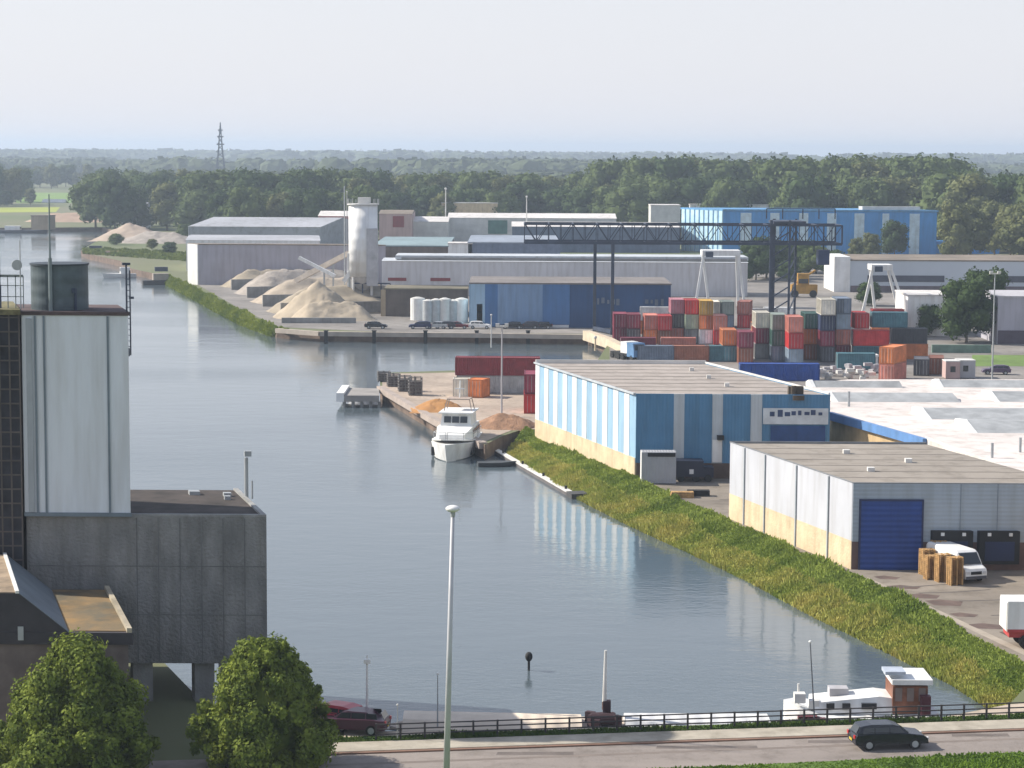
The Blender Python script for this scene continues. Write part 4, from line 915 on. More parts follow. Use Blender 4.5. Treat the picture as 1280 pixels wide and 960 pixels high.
# ------------------------------------------------------------------ containers
def cont_mat(name, c):
    fresh = 'container_' + name not in MATS
    m = mat('container_' + name, c, .6, .14, .7, stripes=('X', .28, .05))
    if fresh:      # each container has faded by its own amount
        n = m.node_tree; b = n.nodes['Principled BSDF']; src = b.inputs['Base Color'].links[0].from_socket
        oi = n.nodes.new('ShaderNodeObjectInfo'); hs = n.nodes.new('ShaderNodeHueSaturation'); mr = n.nodes.new('ShaderNodeMapRange')
        mr.inputs['To Min'].default_value = .65; mr.inputs['To Max'].default_value = 1.45; n.links.new(oi.outputs['Random'], mr.inputs[0])
        n.links.new(mr.outputs[0], hs.inputs['Value']); n.links.new(src, hs.inputs['Color']); n.links.new(hs.outputs[0], b.inputs['Base Color'])
    return m
CC = {'dark red': (.27, .035, .045), 'maroon': (.22, .035, .06), 'purple': (.24, .06, .14), 'orange': (.62, .20, .07), 'salmon': (.55, .20, .15), 'red': (.48, .035, .035), 'teal': (.08, .20, .24), 'dark green': (.04, .11, .09), 'grey green': (.22, .26, .23), 'navy': (.05, .07, .13), 'cream': (.66, .62, .52), 'slate': (.16, .20, .26), 'light blue': (.30, .38, .46), 'brown': (.26, .10, .06), 'charcoal': (.08, .08, .09), 'grey': (.30, .30, .30), 'white': (.70, .70, .68), 'royal blue': (.015, .07, .33), 'mustard': (.50, .30, .06), 'pale green': (.45, .55, .40), 'pink': (.50, .22, .26), 'blue': (.06, .15, .40)}
cmesh = {}
def container_parts(colr, L):
    key = (colr, L)
    if key in cmesh: return cmesh[key]
    W, H = 2.44, 2.6; m = cont_mat(colr.replace(' ', '_'), CC[colr]); frm = mat('frame_' + colr.replace(' ', '_'), tuple(x * .8 for x in CC[colr]), .6)
    t = thing('shipping_container', '', 'container', (0, 0, 0))
    b = MB(); b.box(.05, L - .05, .05, W - .05, .12, H - .06)
    n = int(L / .6)
    for i in range(n):      # corrugation ribs
        x = .25 + i * (L - .5) / n
        b.box(x, x + .28, .015, .048, .16, H - .12); b.box(x, x + .28, W - .048, W - .015, .16, H - .12)
    b.build('body', m, t)
    b = MB()
    for x in (0, L - .16):
        for y in (0, W - .16): b.box(x, x + .16, y, y + .16, 0, H)
    for y in (0.01, W - .13): b.box(.161, L - .161, y, y + .12, 0, .14); b.box(.161, L - .161, y, y + .12, H - .12, H - .005)
    for x in (0.01, L - .13):
        b.box(x, x + .12, .161, W - .161, 0, .14); b.box(x, x + .12, .161, W - .161, H - .12, H - .005)
    b.build('frame', frm, t)
    for s in (0, 1):
        b = MB(); y0 = .18 + s * 1.05
        b.box(-.01, .049, y0, y0 + 1.02, .16, H - .14); d = b.build('door', m, t)
        b = MB()
        for k in (.25, .75): b.cyl((-.05, y0 + k, .2), (-.05, y0 + k, H - .2), .025, n=6)
        b.build('locking_bar', steel, d)
    cmesh[key] = t; t['unused'] = 1
    return t
def container(colr, L, P, z, rot, label, group=None):
    p = container_parts(colr, L)
    if 'unused' in p: t = p; del p['unused']
    else: t = copy_tree(p)
    t.location = (P.x, P.y, z); t.rotation_euler = (0, 0, rot); tag(t, label, 'container', group); return t
LV = ['on the ground', 'second from the ground', 'third from the ground', 'fourth from the ground']
ORD = ['first', 'second', 'third', 'fourth', 'fifth', 'sixth', 'seventh', 'eighth', 'ninth', 'tenth', 'eleventh', 'twelfth', 'thirteenth']
# rotation pi/2 turns the door end (local x=0) towards the camera
def endon(px, row, lvl, colr, label, group, L=6.06, a=0, spx=0):
    P = G(px, row); rot = R(90 - a)
    # shift so that the left bottom corner of the end sits in pixel px
    P = P + Vector((2.44 * math.sin(rot), -2.44 * math.cos(rot), 0)); P += Vector((random.uniform(-.04, .04), random.uniform(-.35, .35), 0)) if lvl or L > 5 else Vector((0, 0, 0))
    return container(colr, L, P, 2.62 * lvl + .03, rot, label, group)
def longside(px, row, lvl, colr, label, group, L=12.19, a=0):
    P = G(px, row); return container(colr, L, P, 2.62 * lvl + .03, R(a), label, group)
g = 'stacked containers in the front rows of the yard'
cols = [(903, ['teal', 'orange']), (923.5, ['brown', 'maroon']), (944, ['grey', 'maroon', 'cream']), (964.5, ['slate', 'dark green', 'grey green']), (985, ['light blue', 'red', 'salmon']), (1005, ['brown', 'orange', 'dark green']), (1025, ['charcoal', 'maroon', 'navy', 'cream']), (1045, ['maroon', 'salmon', 'light blue', 'slate'])]
ROWS = [452, 455, 449, 452, 456, 450, 453, 451]
longside(1067, 452, 0, 'teal', 'teal lengthwise container on the ground at the right end of the main row', g, L=6.06)
longside(1066, 452, 1, 'red', 'bright red lengthwise container on a teal one, right in the main row', g, L=6.06)
endon(1068, 450, 2, 'red', 'red end-on container on top of the bright red lengthwise one', g)
longside(1089, 448, 2, 'teal', 'pale teal lengthwise container at the top right of the main row', g, L=6.06)
longside(1115, 449, 0, 'orange', 'rusty orange lengthwise container at the far right end of the main row', g, L=6.06)
longside(1114, 449, 1, 'charcoal', 'charcoal lengthwise container above the rusty orange one', g, L=6.06)
for ci, (px, st) in enumerate(cols):
    for l, c in enumerate(st):
        endon(px, ROWS[ci], l, c, f'{c} container, {LV[l]}, {ORD[ci]} stack from the left in the main row', g)
for i, (px, row, l, c, lab) in enumerate(((826, 441, 0, 'salmon', 'salmon lengthwise container in front of the left cluster'), (776, 441, 0, 'maroon', 'maroon lengthwise container at the left front of the cluster'), (940, 420, 0, 'orange', 'orange lengthwise container behind the cream end-on one'), (990, 418, 0, 'red', 'red lengthwise container behind the salmon end-on one'), (850, 421, 1, 'red', 'red lengthwise container peeping over the left cluster'), (850, 421, 0, 'slate', 'slate lengthwise container inside the left cluster'), (1040, 420, 0, 'white', 'white lengthwise container behind the bright red one'), (955, 400, 0, 'white', 'white lengthwise container at the foot of the crane tower'), (1090, 421, 0, 'orange', 'orange lengthwise container behind the teal top right one'), (1090, 421, 1, 'red', 'red lengthwise container in the second row at the right'), (800, 418, 0, 'orange', 'orange lengthwise container at the back left of the yard'), (800, 418, 1, 'white', 'white lengthwise container at the back left of the yard'), (935, 402, 0, 'grey', 'grey lengthwise container at the back by the rear group'))):
    longside(px, row, l, c, lab, 'lengthwise containers inside the yard', L=6.06, a=(i * 37 % 7) - 3)
cols = [(773, ['maroon', 'maroon']), (790, ['charcoal', 'maroon']), (811, ['orange', 'salmon']), (829, ['brown', 'red']), (844, ['salmon', 'charcoal', 'pink']), (862, ['grey', 'pale green', 'red']), (880, ['white', 'orange', 'mustard']), (898, ['red', 'salmon'])]
for ci, (px, st) in enumerate(cols):
    for l, c in enumerate(st):
        endon(px - 6, 430 + (ci * 5 % 4) - 2, l, c, f'{c} container, {LV[l]}, {ORD[ci]} stack from left, behind the lengthwise ones', 'containers in the left cluster')
cols = [(866, ['grey', 'white']), (884, ['brown', 'cream']), (902, ['slate', 'grey green']), (921, ['red', 'salmon'])]
for ci, (px, st) in enumerate(cols):
    for l, c in enumerate(st):
        endon(px, 410, l, c, f'{c} container, {LV[l]}, {ORD[ci]} from left in the rear group', 'containers in the rear group', a=12 if ci == 3 else 0)
for i, (px, c) in enumerate(((797, 'slate'), (841, 'brown'), (882, 'teal'))):
    longside(px, 452, 0, c, f'{c} lengthwise container behind the striped warehouse roof, ' + ['leftmost', 'middle', 'rightmost'][i] + ' of three', 'lengthwise containers behind the roof', L=6.06 if i == 1 else 6.06)
longside(925, 476, 0, 'royal blue', 'long royal blue container lying lengthwise in front of the stacks', None)
endon(1098, 476, 0, 'salmon', 'salmon container under the orange one right of the white lid', None, a=28)
endon(1098, 476, 1, 'orange', 'orange container on top of the salmon one at the right of the yard', None, a=28)
endon(1142, 470, 0, 'charcoal', 'charcoal container right of the orange and salmon pair', None, a=10)
endon(1160, 468, 0, 'brown', 'rusty brown container at the right end of the yard', None, a=10)
longside(1047, 462, 0, 'teal', 'teal container lying lengthwise below the red stacks', None, L=6.06)
# pier containers
t1 = longside(569, 492, 1, 'dark red', 'long dark red container stacked on top at the pier', 'containers on the pier')
longside(571, 492, 0, 'grey', 'long grey container under the dark red one on the pier', 'containers on the pier')
endon(583, 497, 0, 'orange', 'short orange container standing in front of the grey one on the pier', 'containers on the pier', L=2.99, a=20)
endon(566, 497, 0, 'cream', 'cream container end at the left of the pier stack', 'containers on the pier', L=2.99)
endon(655, 517, 0, 'red', 'red container against the far corner of the striped warehouse', None, L=6.06); endon(655, 517, 1, 'maroon', 'maroon container stacked at the far corner of the striped warehouse', None, L=6.06)
# hide unused protos is unnecessary: every proto was placed by its first use

# scrap cages on the pier
for i, (px, row) in enumerate(((480, 477), (492, 483), (506, 489), (519, 494))):
    P = G(px, row); t = thing('steel_crate', ['leftmost mesh crate at the pier corner', 'second mesh crate on the pier edge', 'third mesh crate on the pier edge', 'tall grey mesh crate nearest the orange sand'][i], 'crate', P, R(8), 'mesh crates on the pier')
    hh = 1.6 + i * .35; m = mat('crate_grey', (.20, .19, .18), .8, .25, 1)
    b = MB()
    for x in (-.9, 0, .9):
        for y in (-.8, .8): b.bar((x, y, 0), (x, y, hh), .14)
    for k in range(6):
        z = .2 + k * (hh - .3) / 5
        b.bar((-.95, -.8, z), (.95, -.8, z), .1); b.bar((-.95, .8, z), (.95, .8, z), .1); b.bar((-.9, -.8, z), (-.9, .8, z), .1); b.bar((.9, -.8, z), (.9, .8, z), .1)
    b.build('cage', m, t); MB().box(-.8, .8, -.7, .7, .15, hh * .75).build('scrap_load', mat('scrap', (.16, .14, .13), .9, .4, 3), t)

# ------------------------------------------------------------------ cranes
def gantry():
    Dg = 425.; p0 = AT(655, Dg); X = lambda px: AT(px, Dg).x - p0.x
    zb = ZT(AT(800, Dg), 304); ztp = ZT(AT(800, Dg), 281); Lg = X(1050); m = darkmetal
    t = thing('gantry_crane', 'huge dark steel truss gantry crane spanning the container yard', 'crane', p0)
    for y in (0, 9.0):
        b = MB(); b.bar((0, y, zb), (Lg, y, zb), .5); b.bar((0, y, ztp), (Lg, y, ztp), .3)
        n = 26
        for i in range(n):
            xa, xb_ = Lg * i / n, Lg * (i + 1) / n
            b.bar((xa, y, zb), (xa, y, ztp), .13)
            b.bar((xa, y, zb if i % 2 else ztp), (xb_, y, ztp if i % 2 else zb), .15)
        b.bar((Lg, y, zb), (Lg, y, ztp), .3); b.build('truss_girder', m, t)
    b = MB()
    for i in range(14): x = Lg * i / 13; b.bar((x, 0, ztp), (x, 9, ztp), .25); b.bar((x, 0, zb), (x, 9, zb), .2)
    b.build('cross_bracing', m, t)
    for px, y in ((765, 0), (745, 9)):
        for dx in (0,): MB().bar((X(px), y, 0), (X(px), y, zb), .6).build('leg', mat('leg_grey', (.045, .06, .09), .6), t)
    MB().bar((X(765), 0, .6), (X(745), 9, .6), .7).build('sill_beam', m, t)
    for px, y in ((962, 0), (972, 9), (985, 0), (1000, 9)):
        MB().bar((X(px), y, 0), (X(px), y, ztp + 1), .55 if px < 980 else .4).build('leg', m, t)
    b = MB()
    for i in range(7):
        z = 2 + i * 2.6; b.bar((X(962), 0, z), (X(985), 0, z + 2.2), .22); b.bar((X(985), 0, z), (X(1000), 9, z + 2.2), .2)
    b.bar((X(962), 0, 1), (X(985), 0, 1), .6); b.build('leg_bracing', m, t)
    b = MB(); b.box(X(965), X(1005), 0, 9, ztp + .3, ztp + .8)
    for px in (955, 975, 1000, 1020, 1040): b.bar((X(px), -.8, ztp + 1.3), (X(px), -.8, ztp + 3.2), .2)
    b.bar((X(955), -.8, ztp + 3.2), (X(1040), -.8, ztp + 3.2), .2)
    b.build('trolley', m, t)
    b = MB(); b.box(X(1022), X(1036), 1, 4, zb - 4, zb - 1.2); b.build('operator_cabin', mat('cabin_navy', (.03, .05, .12), .5), t)
    b = MB()
    for px in (1018, 1030, 1040): b.bar((X(px), 3, zb - 1.5), (X(px), 3, ztp), .2)
    b.build('hoist_frame', m, t)
gantry()
def portal(pxs, row, top, label):
    P = G((pxs[0] + pxs[-1]) / 2, row); Y = P.y; X = lambda px: AT(px, Y).x - P.x; zt = ZT(P, top)
    t = thing('portal_crane', label, 'crane', P, group='white portal cranes')
    MB().box(X(pxs[1]) - .4, X(pxs[2]) + .4, -.5, 5, zt - 1.2, zt).build('bridge', white, t)
    for a, b_ in ((0, 1), (3, 2)):
        for y in (0, 4.5): MB().bar((X(pxs[a]) + (y > 1) * 3.5 * (1 if a == 0 else -.3), y, 0), (X(pxs[b_]), y, zt - .6), .55).build('leg', white, t)
    MB().box(X(pxs[1]) + .3, X(pxs[1]) + 2, -.9, -.503, zt - 1.5, zt - .3).build('winch', darkmetal, t)
portal((869, 879, 922, 931), 384, 313, 'white portal crane in front of the end of the long white warehouse')
portal((1078, 1090, 1112, 1134), 392, 331, 'white portal crane right of the container stacks')
# yellow machine
P = G(1005, 372); t = thing('yellow_loader', 'yellow lifting machine beneath the crane tower', 'machine', P + Vector((0, 0, 0)))
ym = mat('machine_yellow', (.45, .24, .03), .6, .2)
z0 = ZT(P, 356); MB().box(-3, 3.2, 0, 2.5, .9, z0).build('chassis', ym, t); MB().box(-1.5, 1.2, .3, 2.2, z0 + .003, ZT(P, 342)).build('cabin', ym, t)
MB().box(-1.3, 1.0, .25, .297, z0 + .3, z0 + 1.4).build('window', glass, t)
for x in (-2.2, 2.2): MB().cyl((x, -.1, .9), (x, .6, .9), .9, n=14).build('wheel', black, t)
MB().bar((-2.5, 1.2, z0), (2.8, 1.2, ZT(P, 338)), .4).build('boom', ym, t)

# ------------------------------------------------------------------ poles and lamps
def pole(px, row, top, label, head='twin', r0=.13, m=None, D=None, cat='street lamp', name='street_lamp', lean=0, group=None):
    P = G(px, row) if D is None else AT(px, D); zt = ZT(P, top)
    t = thing(name, label, cat, P, group=group); m = m or steel
    MB().cyl((0, 0, -.2), (lean, 0, zt), r0, r0 * .6, n=12).build('pole', m, t)
    b = MB()
    if head == 'globe': b.ball((lean, 0, zt + .1), r0 * 2.0, 6, (1, 1, .7))
    elif head == 'flood':
        b.bx((lean, 0, zt), (1.6, .3, .2)); b.bx((lean - .6, -.2, zt + .2), (.5, .3, .4)); b.bx((lean + .6, -.2, zt + .2), (.5, .3, .4))
    elif head == 'cam': b.bx((lean, 0, zt + .12), (.4, .3, .25)); b.cyl((lean, 0, zt + .2), (lean, 0, zt + .5), .05)
    else: b.ball((lean, 0, zt + .05), r0 * 1.6, 5)
    b.build('lamp_head', white if head in ('globe', 'cam') else offwhite, t); return t
P = AT(557, 118); t = thing('tall_street_lamp', 'tallest pale lamp post, rising over the water from the foreground', 'street lamp', P)
zt = ZT(AT(566, 118), 640); lx = AT(566, 118, 15).x - P.x
MB().cyl((0, 0, -.2), (lx, 0, zt), .19, .10, n=16).build('pole', mat('pole_pale', (.48, .48, .50), .45, .06, 1), t, smooth=True)
b = MB(); b.ball((lx, 0, zt + .18), .34, 8, (1.15, 1.15, .55)); b.build('lamp_head', white, t, smooth=True)
b = MB(); b.cyl((lx, 0, zt - .25), (lx, 0, zt + .02), .13, n=12); b.build('collar', steel, t)
pole(459, 905, 829, 'white camera pole beside the red car at the foreground quay', 'cam', .10, white, cat='camera pole', name='camera_pole')
pole(547, 905, 844, 'thin lamp with a small white globe just left of the tallest lamp post', 'globe', .05)
pole(1018, 893, 804, 'thin quay lamp with a white globe over the bow of the white barge', 'globe', .055, mat('lamp_dark', (.12, .13, .15), .6), lean=-.35)
pole(497, 925, 882, 'short thin signpost in the verge by the railing', 'none', .045, name='sign_post', cat='post')
pole(627, 521, 408, 'tall thin floodlight pole in front of the red containers on the pier', 'flood', .14, lgrey)
pole(614, 433, 394, 'thin white pole on the far quay behind the pier', 'none', .12, offwhite)
pole(1240, 477, 342, 'tall lamp post before the large dark tree at the right', 'flood', .14, steel)
pole(744, 437, 422, 'short cream post at the ramp wall', 'none', .2, cream, name='bollard_post', cat='post')
pole(557, 270, 236, 'thin mast on the white roofs in front of the middle tree belt', 'none', .3, offwhite, D=850, cat='mast', name='radio_mast')
pole(658, 275, 246, 'thin white mast at the left end of the gantry', 'none', .25, offwhite, D=800, cat='mast', name='radio_mast')
pole(434, 300, 240, 'thin grey mast just left of the cement silo top', 'none', .12, lgrey, D=520, cat='mast', name='radio_mast')
# pylon
P = AT(276, 2050); zt = ZT(P, 153); t = thing('transmission_pylon', 'faint lattice pylon rising above the horizon woods', 'pylon', P)
b = MB(); w0 = 5.5
for sx_ in (-1, 1):
    for sy_ in (-1, 1):
        b.bar((sx_ * w0, sy_ * w0, 0), (sx_ * 1.8, sy_ * 1.8, zt * .55), .8); b.bar((sx_ * 1.8, sy_ * 1.8, zt * .55), (0, 0, zt), .8)
for i in range(8):
    z = zt * i / 9; ww = w0 * (1 - i / 10)
    b.bar((-ww, -ww, z), (ww, -ww, z + zt / 9), .5); b.bar((ww, -ww, z), (-ww, -ww, z + zt / 9), .5)
b.build('lattice', darkmetal, t)
for k, z in enumerate((.66, .78, .88)): MB().bar((-3.4 + k * .6, 0, zt * z), (3.4 - k * .6, 0, zt * z), 1.1).build('crossarm', darkmetal, t)

# ------------------------------------------------------------------ roadside railing
rl = lambda x: 926 - (x - 480) * 0.0350
x0, x1 = 470, 1400
A, B = G(x0, rl(x0)), G(x1, rl(x1)); d = B - A; t = thing('roadside_railing', 'long dark railing between the footpath and the quay', 'railing', A); F = frame(d, Vector((-d.y, d.x, 0))); Ld = d.length
rm = mat('railing_dark', (.05, .045, .045), .7, .2)
for z in (.4, .7, 1.0): MB().fbox(F, 0, Ld, -.03, .03, z - .035, z + .035).build('rail', rm, t)
n = int(Ld / 1.45)
pm = MB(); pm.box(-.06, .06, -.06, .06, -.3, 1.05); post0 = None
for i in range(n + 1):
    q = F(Ld * i / n, 0, 0)
    if post0 is None: o = pm.build('post', rm, t); post0 = o
    else: o = post0.copy(); col.objects.link(o); o.parent = t
    o.location = (q[0], q[1], 0)

# ------------------------------------------------------------------ vehicles
def car(P, rot, body_m, label, s=1.0, estate=True, group=None):
    t = thing('parked_car' if group else 'car', label, 'car', P, rot, group); t.scale = (s, s, s)
    prof = [(-2.2, .35), (-2.25, .75), (-2.15, .95), (-1.2, 1.0), (1.0, .97), (1.9, .85), (2.2, .65), (2.25, .35)]
    b = MB(); rings = []
    for y, sh in ((-.85, .96), (-.78, 1.0), (.78, 1.0), (.85, .96)): rings.append([(x * (1 if abs(y) < .8 else .985), y, .35 + (z - .35) * sh) for x, z in prof])
    b.loft(rings); b.build('body', body_m, t)
    cab = [(-2.1, .93), (-1.85, 1.4), (-1.2, 1.5), (.1, 1.48), (.45, 1.38), (1.1, .95)] if estate else [(-1.6, .93), (-1.1, 1.38), (.1, 1.42), (.4, 1.34), (1.1, .95)]
    b = MB(); b.loft([[(x, y, .93 + (z - .93) * k) for x, z in cab] for y, k in ((-.74, .2), (-.6, 1.0), (.6, 1.0), (.74, .2))]); b.build('cabin', body_m, t)
    # side glass in three panes each side, windscreen, rear window
    lean = lambda z, s_: s_ * (.765 - (z - .93) / .57 * .14 + .0)
    for sgn in (-1, 1):
        for x0_, x1_ in ((-1.75, -1.05), (-.98, -.15), (-.08, .55)):
            b = MB(); za, zb_ = 1.0, 1.33; sh = .12
            q = [(x0_, lean(za, sgn), za), (x1_ + (.25 if x1_ > .5 else 0), lean(za, sgn), za), (x1_ - (.1 if x1_ > .5 else 0), lean(zb_, sgn), zb_), (x0_ + (.1 if x0_ < -1.5 else 0), lean(zb_, sgn), zb_)]
            b.loft([q, [(x, y - sgn * .03, z) for x, y, z in q]]); b.build('side_window', glass, t)
    b = MB(); q = [(.53, -.52, 1.36), (.53, .52, 1.36), (1.07, .62, 1.0), (1.07, -.62, 1.0)]; b.loft([q, [(x - .03, y, z - .03) for x, y, z in q]]); b.build('windscreen', glass, t)
    b = MB(); q = [(-2.13, -.58, 1.0), (-2.13, .58, 1.0), (-1.92, .5, 1.36), (-1.92, -.5, 1.36)]; b.loft([q, [(x + .04, y, z) for x, y, z in q]]); b.build('rear_window', glass, t)
    for x in (-1.38, 1.4):
        for y in (-.86, .68):
            w_ = MB().cyl((x, y, .33), (x, y + .2, .33), .33, n=20).build('wheel', black, t)
            yy = y - .012 if y < 0 else y + .2
            MB().cyl((x, yy, .33), (x, yy + .012, .33), .2, n=14).build('rim', steel, w_)
    for y in (-.8, .55): 
        MB().box(-2.27, -2.2, y, y + .25, .72, .92).build('tail_light', mat('tail_red', (.5, .02, .02), .3), t)
        MB().box(2.17, 2.24, y, y + .25, .56, .7).build('headlight', mat('lamp_clear', (.6, .6, .6), .2), t)
    MB().box(-2.29, -2.255, -.26, .26, .5, .62).build('number_plate', mat('plate_yellow', (.6, .45, .05), .5), t)
    return t
carblack = mat('car_black', (.012, .014, .022), .25, .1, spec=.6)
a = G(1066, 939); b_ = G(1158, 936); rot = math.atan2(b_.y - a.y, b_.x - a.x)
c = (a + b_) / 2 + Vector((0, .7, 0)); c.z = .02; car(c, rot, carblack, 'black estate car driving right along the foreground road')
carred = mat('car_red', (.40, .02, .04), .35, .1, spec=.6)
p = G(414, 908); p.z = .02; car(p, R(150), carred, 'red car parked by the quay behind the right hand tree', group='cars parked at the foreground quay')
p = G(440, 915); p.z = .02; car(p, R(170), mat('car_darkred', (.07, .02, .04), .35, .1, spec=.6), 'dark maroon car parked nearest the camera pole', estate=False, group='cars parked at the foreground quay')
# distant parked cars along basin quay
cols_c = [('black', carblack), ('dark blue', mat('car_blue', (.02, .03, .09), .3)), ('silver', steel), ('dark grey', mat('car_grey', (.05, .05, .06), .3)), ('maroon', mat('car_maroon', (.14, .02, .03), .3)), ('white', white), ('black', carblack), ('dark grey', mat('car_grey', (.05, .05, .06), .3)), ('black', carblack)]
base = None
for i, px in enumerate((470, 525, 546, 556, 572, 600, 640, 660, 676)):
    p = G(px, 411); p.z = .02
    nm = ['leftmost parked car on the far basin quay', 'car before the upright tanks', 'car below the fourth tank', 'car just right of the fourth tank', 'car below the white tank nearest the blue hall', 'car at the left corner of the blue hall', 'car before the steel blue panel', 'car right of the middle of the steel blue panel', 'car at the seam of the steel blue panel'][i]
    car(p, R(random.choice((0, 180)) + random.uniform(-6, 6)), cols_c[i][1], cols_c[i][0] + ' ' + nm, estate=bool(i % 2), group='cars parked on the far basin quay')
p = G(1245, 468); p.z = .02; car(p, R(175), mat('car_purple', (.10, .07, .12), .35), 'dark purple car parked beside the lamp post at the right', group='cars parked at the right edge')

# van at the loading dock
def van(P, rot, label):
    t = thing('delivery_van', label, 'van', P, rot)      # local +x forward, front bumper at x = 0
    W = 2.0
    prof = [(-6.2, .45), (-6.25, 2.3), (-6.1, 2.5), (-1.75, 2.5), (-1.45, 2.35), (-.75, 1.45), (-.12, 1.2), (0, .95), (0, .4)]
    b = MB(); b.loft([[(x, y, .4 + (z - .4) * k) for x, z in prof] for y, k in ((-W / 2, .955), (-W / 2 + .12, 1), (W / 2 - .12, 1), (W / 2, .955))]); b.build('body', white, t)
    b = MB(); q = [(-1.42, -.82, 2.28), (-1.42, .82, 2.28), (-.72, .86, 1.47), (-.72, -.86, 1.47)]; b.loft([[(x + .05, y, z + .04) for x, y, z in q], q]); b.build('windscreen', glass, t)
    for s_ in (-1, 1):
        y0, y1 = sorted((s_ * (W / 2 + .002), s_ * (W / 2 + .02))); b = MB(); b.side([(-2.3, 1.4), (-1.05, 1.4), (-1.55, 2.1), (-2.3, 2.1)], y0, y1); b.build('side_window', glass, t)
        MB().box(-1.2, -1.05, *sorted((s_ * 1.02, s_ * 1.25)), 1.4, 1.75).build('mirror', black, t)
        MB().box(-.05, .03, *sorted((s_ * .6, s_ * .92)), .8, 1.0).build('headlight', mat('lamp_clear', (.6, .6, .6), .2), t)
        for x in (-1.0, -4.9):
            wv = MB().cyl((x, s_ * .78, .36), (x, s_ * 1.01, .36), .36, n=18).build('wheel', black, t); MB().cyl((x, s_ * 1.012, .36), (x, s_ * 1.025, .36), .2, n=12).build('rim', steel, wv)
    MB().box(.003, .06, -.95, .95, .38, .62).build('bumper', mat('bumper_grey', (.08, .08, .09), .7), t)
    MB().box(.003, .03, -.5, .5, .75, 1.0).build('grille', black, t)
    return t
P = G(1220, 730); P.z = .03; van(P, R(-70), 'white delivery van parked beside the stacked pallets at the loading dock')
# white trailer at the right edge
P = G(1262, 812); t = thing('white_trailer', 'white box trailer with red chassis cut by the right edge', 'trailer', P, R(0))
Zt = ZT(P, 752); MB().box(-.2, 5.5, 0, 2.5, 1.25, Zt).build('box', white, t); MB().box(-.25, -.203, .1, 2.4, 1.3, Zt - .1).build('door', offwhite, t)
MB().box(0, 5.2, .3, 2.2, .8, 1.247).build('chassis', redpaint, t); MB().box(-.21, 5.5, -.03, -.003, 1.25, 1.45).build('side_rail', redpaint, t)
for x in (1.2, 4.0):
    for y in (.1, 2.0): MB().cyl((x, y, .5), (x, y + .35, .5), .5, n=16).build('wheel', black, t)
# pallets
rnd = random.Random(4); pi = 0
def pallet_stack(P, n, rot, label):
    t = thing('pallet_stack', label, 'pallets', P, rot, 'wooden pallet stacks at the loading dock')
    for k in range(n):
        b = MB(); z = k * .155
        for i in range(5): x = -.55 + i * .25; b.box(x, x + .1 + .03, -.4, .4, z + .115, z + .14)
        for y in (-.4, -.06, .28):
            for x in (-.55, -.05, .45): b.box(x, x + .12, y, y + .12, z + .029, z + .114)
        for i in range(3): x = -.55 + i * .5; b.box(x, x + .13, -.4, .4, z + .005, z + .028)
        o = b.build('pallet', wood, t)
for i, (px, row, n, lab) in enumerate(((1158, 718, 13, 'leftmost stack of wooden pallets beside the blue roller door'), (1164, 724, 12, 'short pallet stack in front of the leftmost one'), (1172, 714, 16, 'tallest pallet stack behind the others'), (1178, 727, 14, 'pallet stack in the middle of the front row'), (1190, 721, 15, 'pallet stack between the middle one and the truck'), (1193, 731, 14, 'pallet stack nearest the truck cab'))):
    P = G(px, row); pallet_stack(P, n + 1, R(20 + rnd.uniform(-8, 8)), lab)

# small refrigerated box, forklift, skips by the striped warehouse
P = G(797, 601); t = thing('storage_box', 'white ended grey storage box against the striped warehouse front', 'storage box', P + Vector((.3, -.1, 0)))
MB().box(0, 3.6, -2.4, -.4, .1, 3.4).build('body', mat('box_grey', (.36, .37, .39), .6, .06, .4, stripes=('X', .3, .03)), t)
MB().box(-.06, -.003, -2.4, -.4, .1, 3.4).build('end', white, t); MB().box(.6, 3.5, -2.46, -2.403, 2.95, 3.35).build('dark_vent', black, t)
P = G(858, 603); t = thing('dark_trailer', 'dark trailer and cab parked at the foot of the blue front wall', 'trailer', P)
MB().box(-1.1, 1.8, 0, 2, .6, 2.3).build('body', mat('trailer_dark', (.02, .025, .05), .5), t); MB().box(1.803, 2.9, .2, 1.9, .5, 1.6).build('cab', mat('trailer_dark', (.02, .025, .05), .5), t)
MB().box(.3, .75, -.04, -.003, .9, 1.4).build('marker_plate', white, t)
for x in (-.6, 1.0, 2.3): MB().cyl((x, .05, .4), (x, .35, .4), .4, n=14).build('wheel', black, t)
for i, (px, row, m, lab) in enumerate(((852, 622, wood, 'low load of brown timber on the quay road by the bank'), (872, 620, black, 'dark tarp covered load beside the brown timber'))):
    P = G(px, row); b = MB()
    for k in range(4): b.box(-1.2 + k * .05, 1.2, -.5 + k * .02, .5, .03 + k * .15, .16 + k * .15)
    o = b.build('timber_load' if i == 0 else 'covered_load', m, None, loc=P); tag(o, lab, 'load')
# small carts/trucks by crane
for i, (px, row, c, lab) in enumerate(((787, 449, white, 'white lorry cab at the foot of the left container cluster'), (795, 451, mat('cab_blue', (.12, .25, .45), .5), 'blue lorry cab right of the white one'), (972, 0, white, ''))):
    if row == 0: continue
    P = G(px, row); t = thing('lorry_cab', lab, 'lorry', P, R(-60), 'lorry cabs in the container yard')
    b = MB(); b.side([(-1, .7), (1.1, .7), (1.1, 1.8), (.8, 3.0), (-1, 3.0)], -1.2, 1.2); b.build('cab', c, t)
    b = MB(); q = [(1.13, -1.0, 1.85), (1.13, 1.0, 1.85), (.86, .95, 2.8), (.86, -.95, 2.8)]; b.loft([q, [(x - .05, y, z) for x, y, z in q]]); b.build('windscreen', glass, t)
    MB().box(-4.5, -1.003, -1, 1, .7, 1.1).build('chassis', black, t)
    for x in (.3, -2.5, -3.8):
        for y in (-1.2, .9): MB().cyl((x, y, .5), (x, y + .3, .5), .5, n=12).build('wheel', black, t)
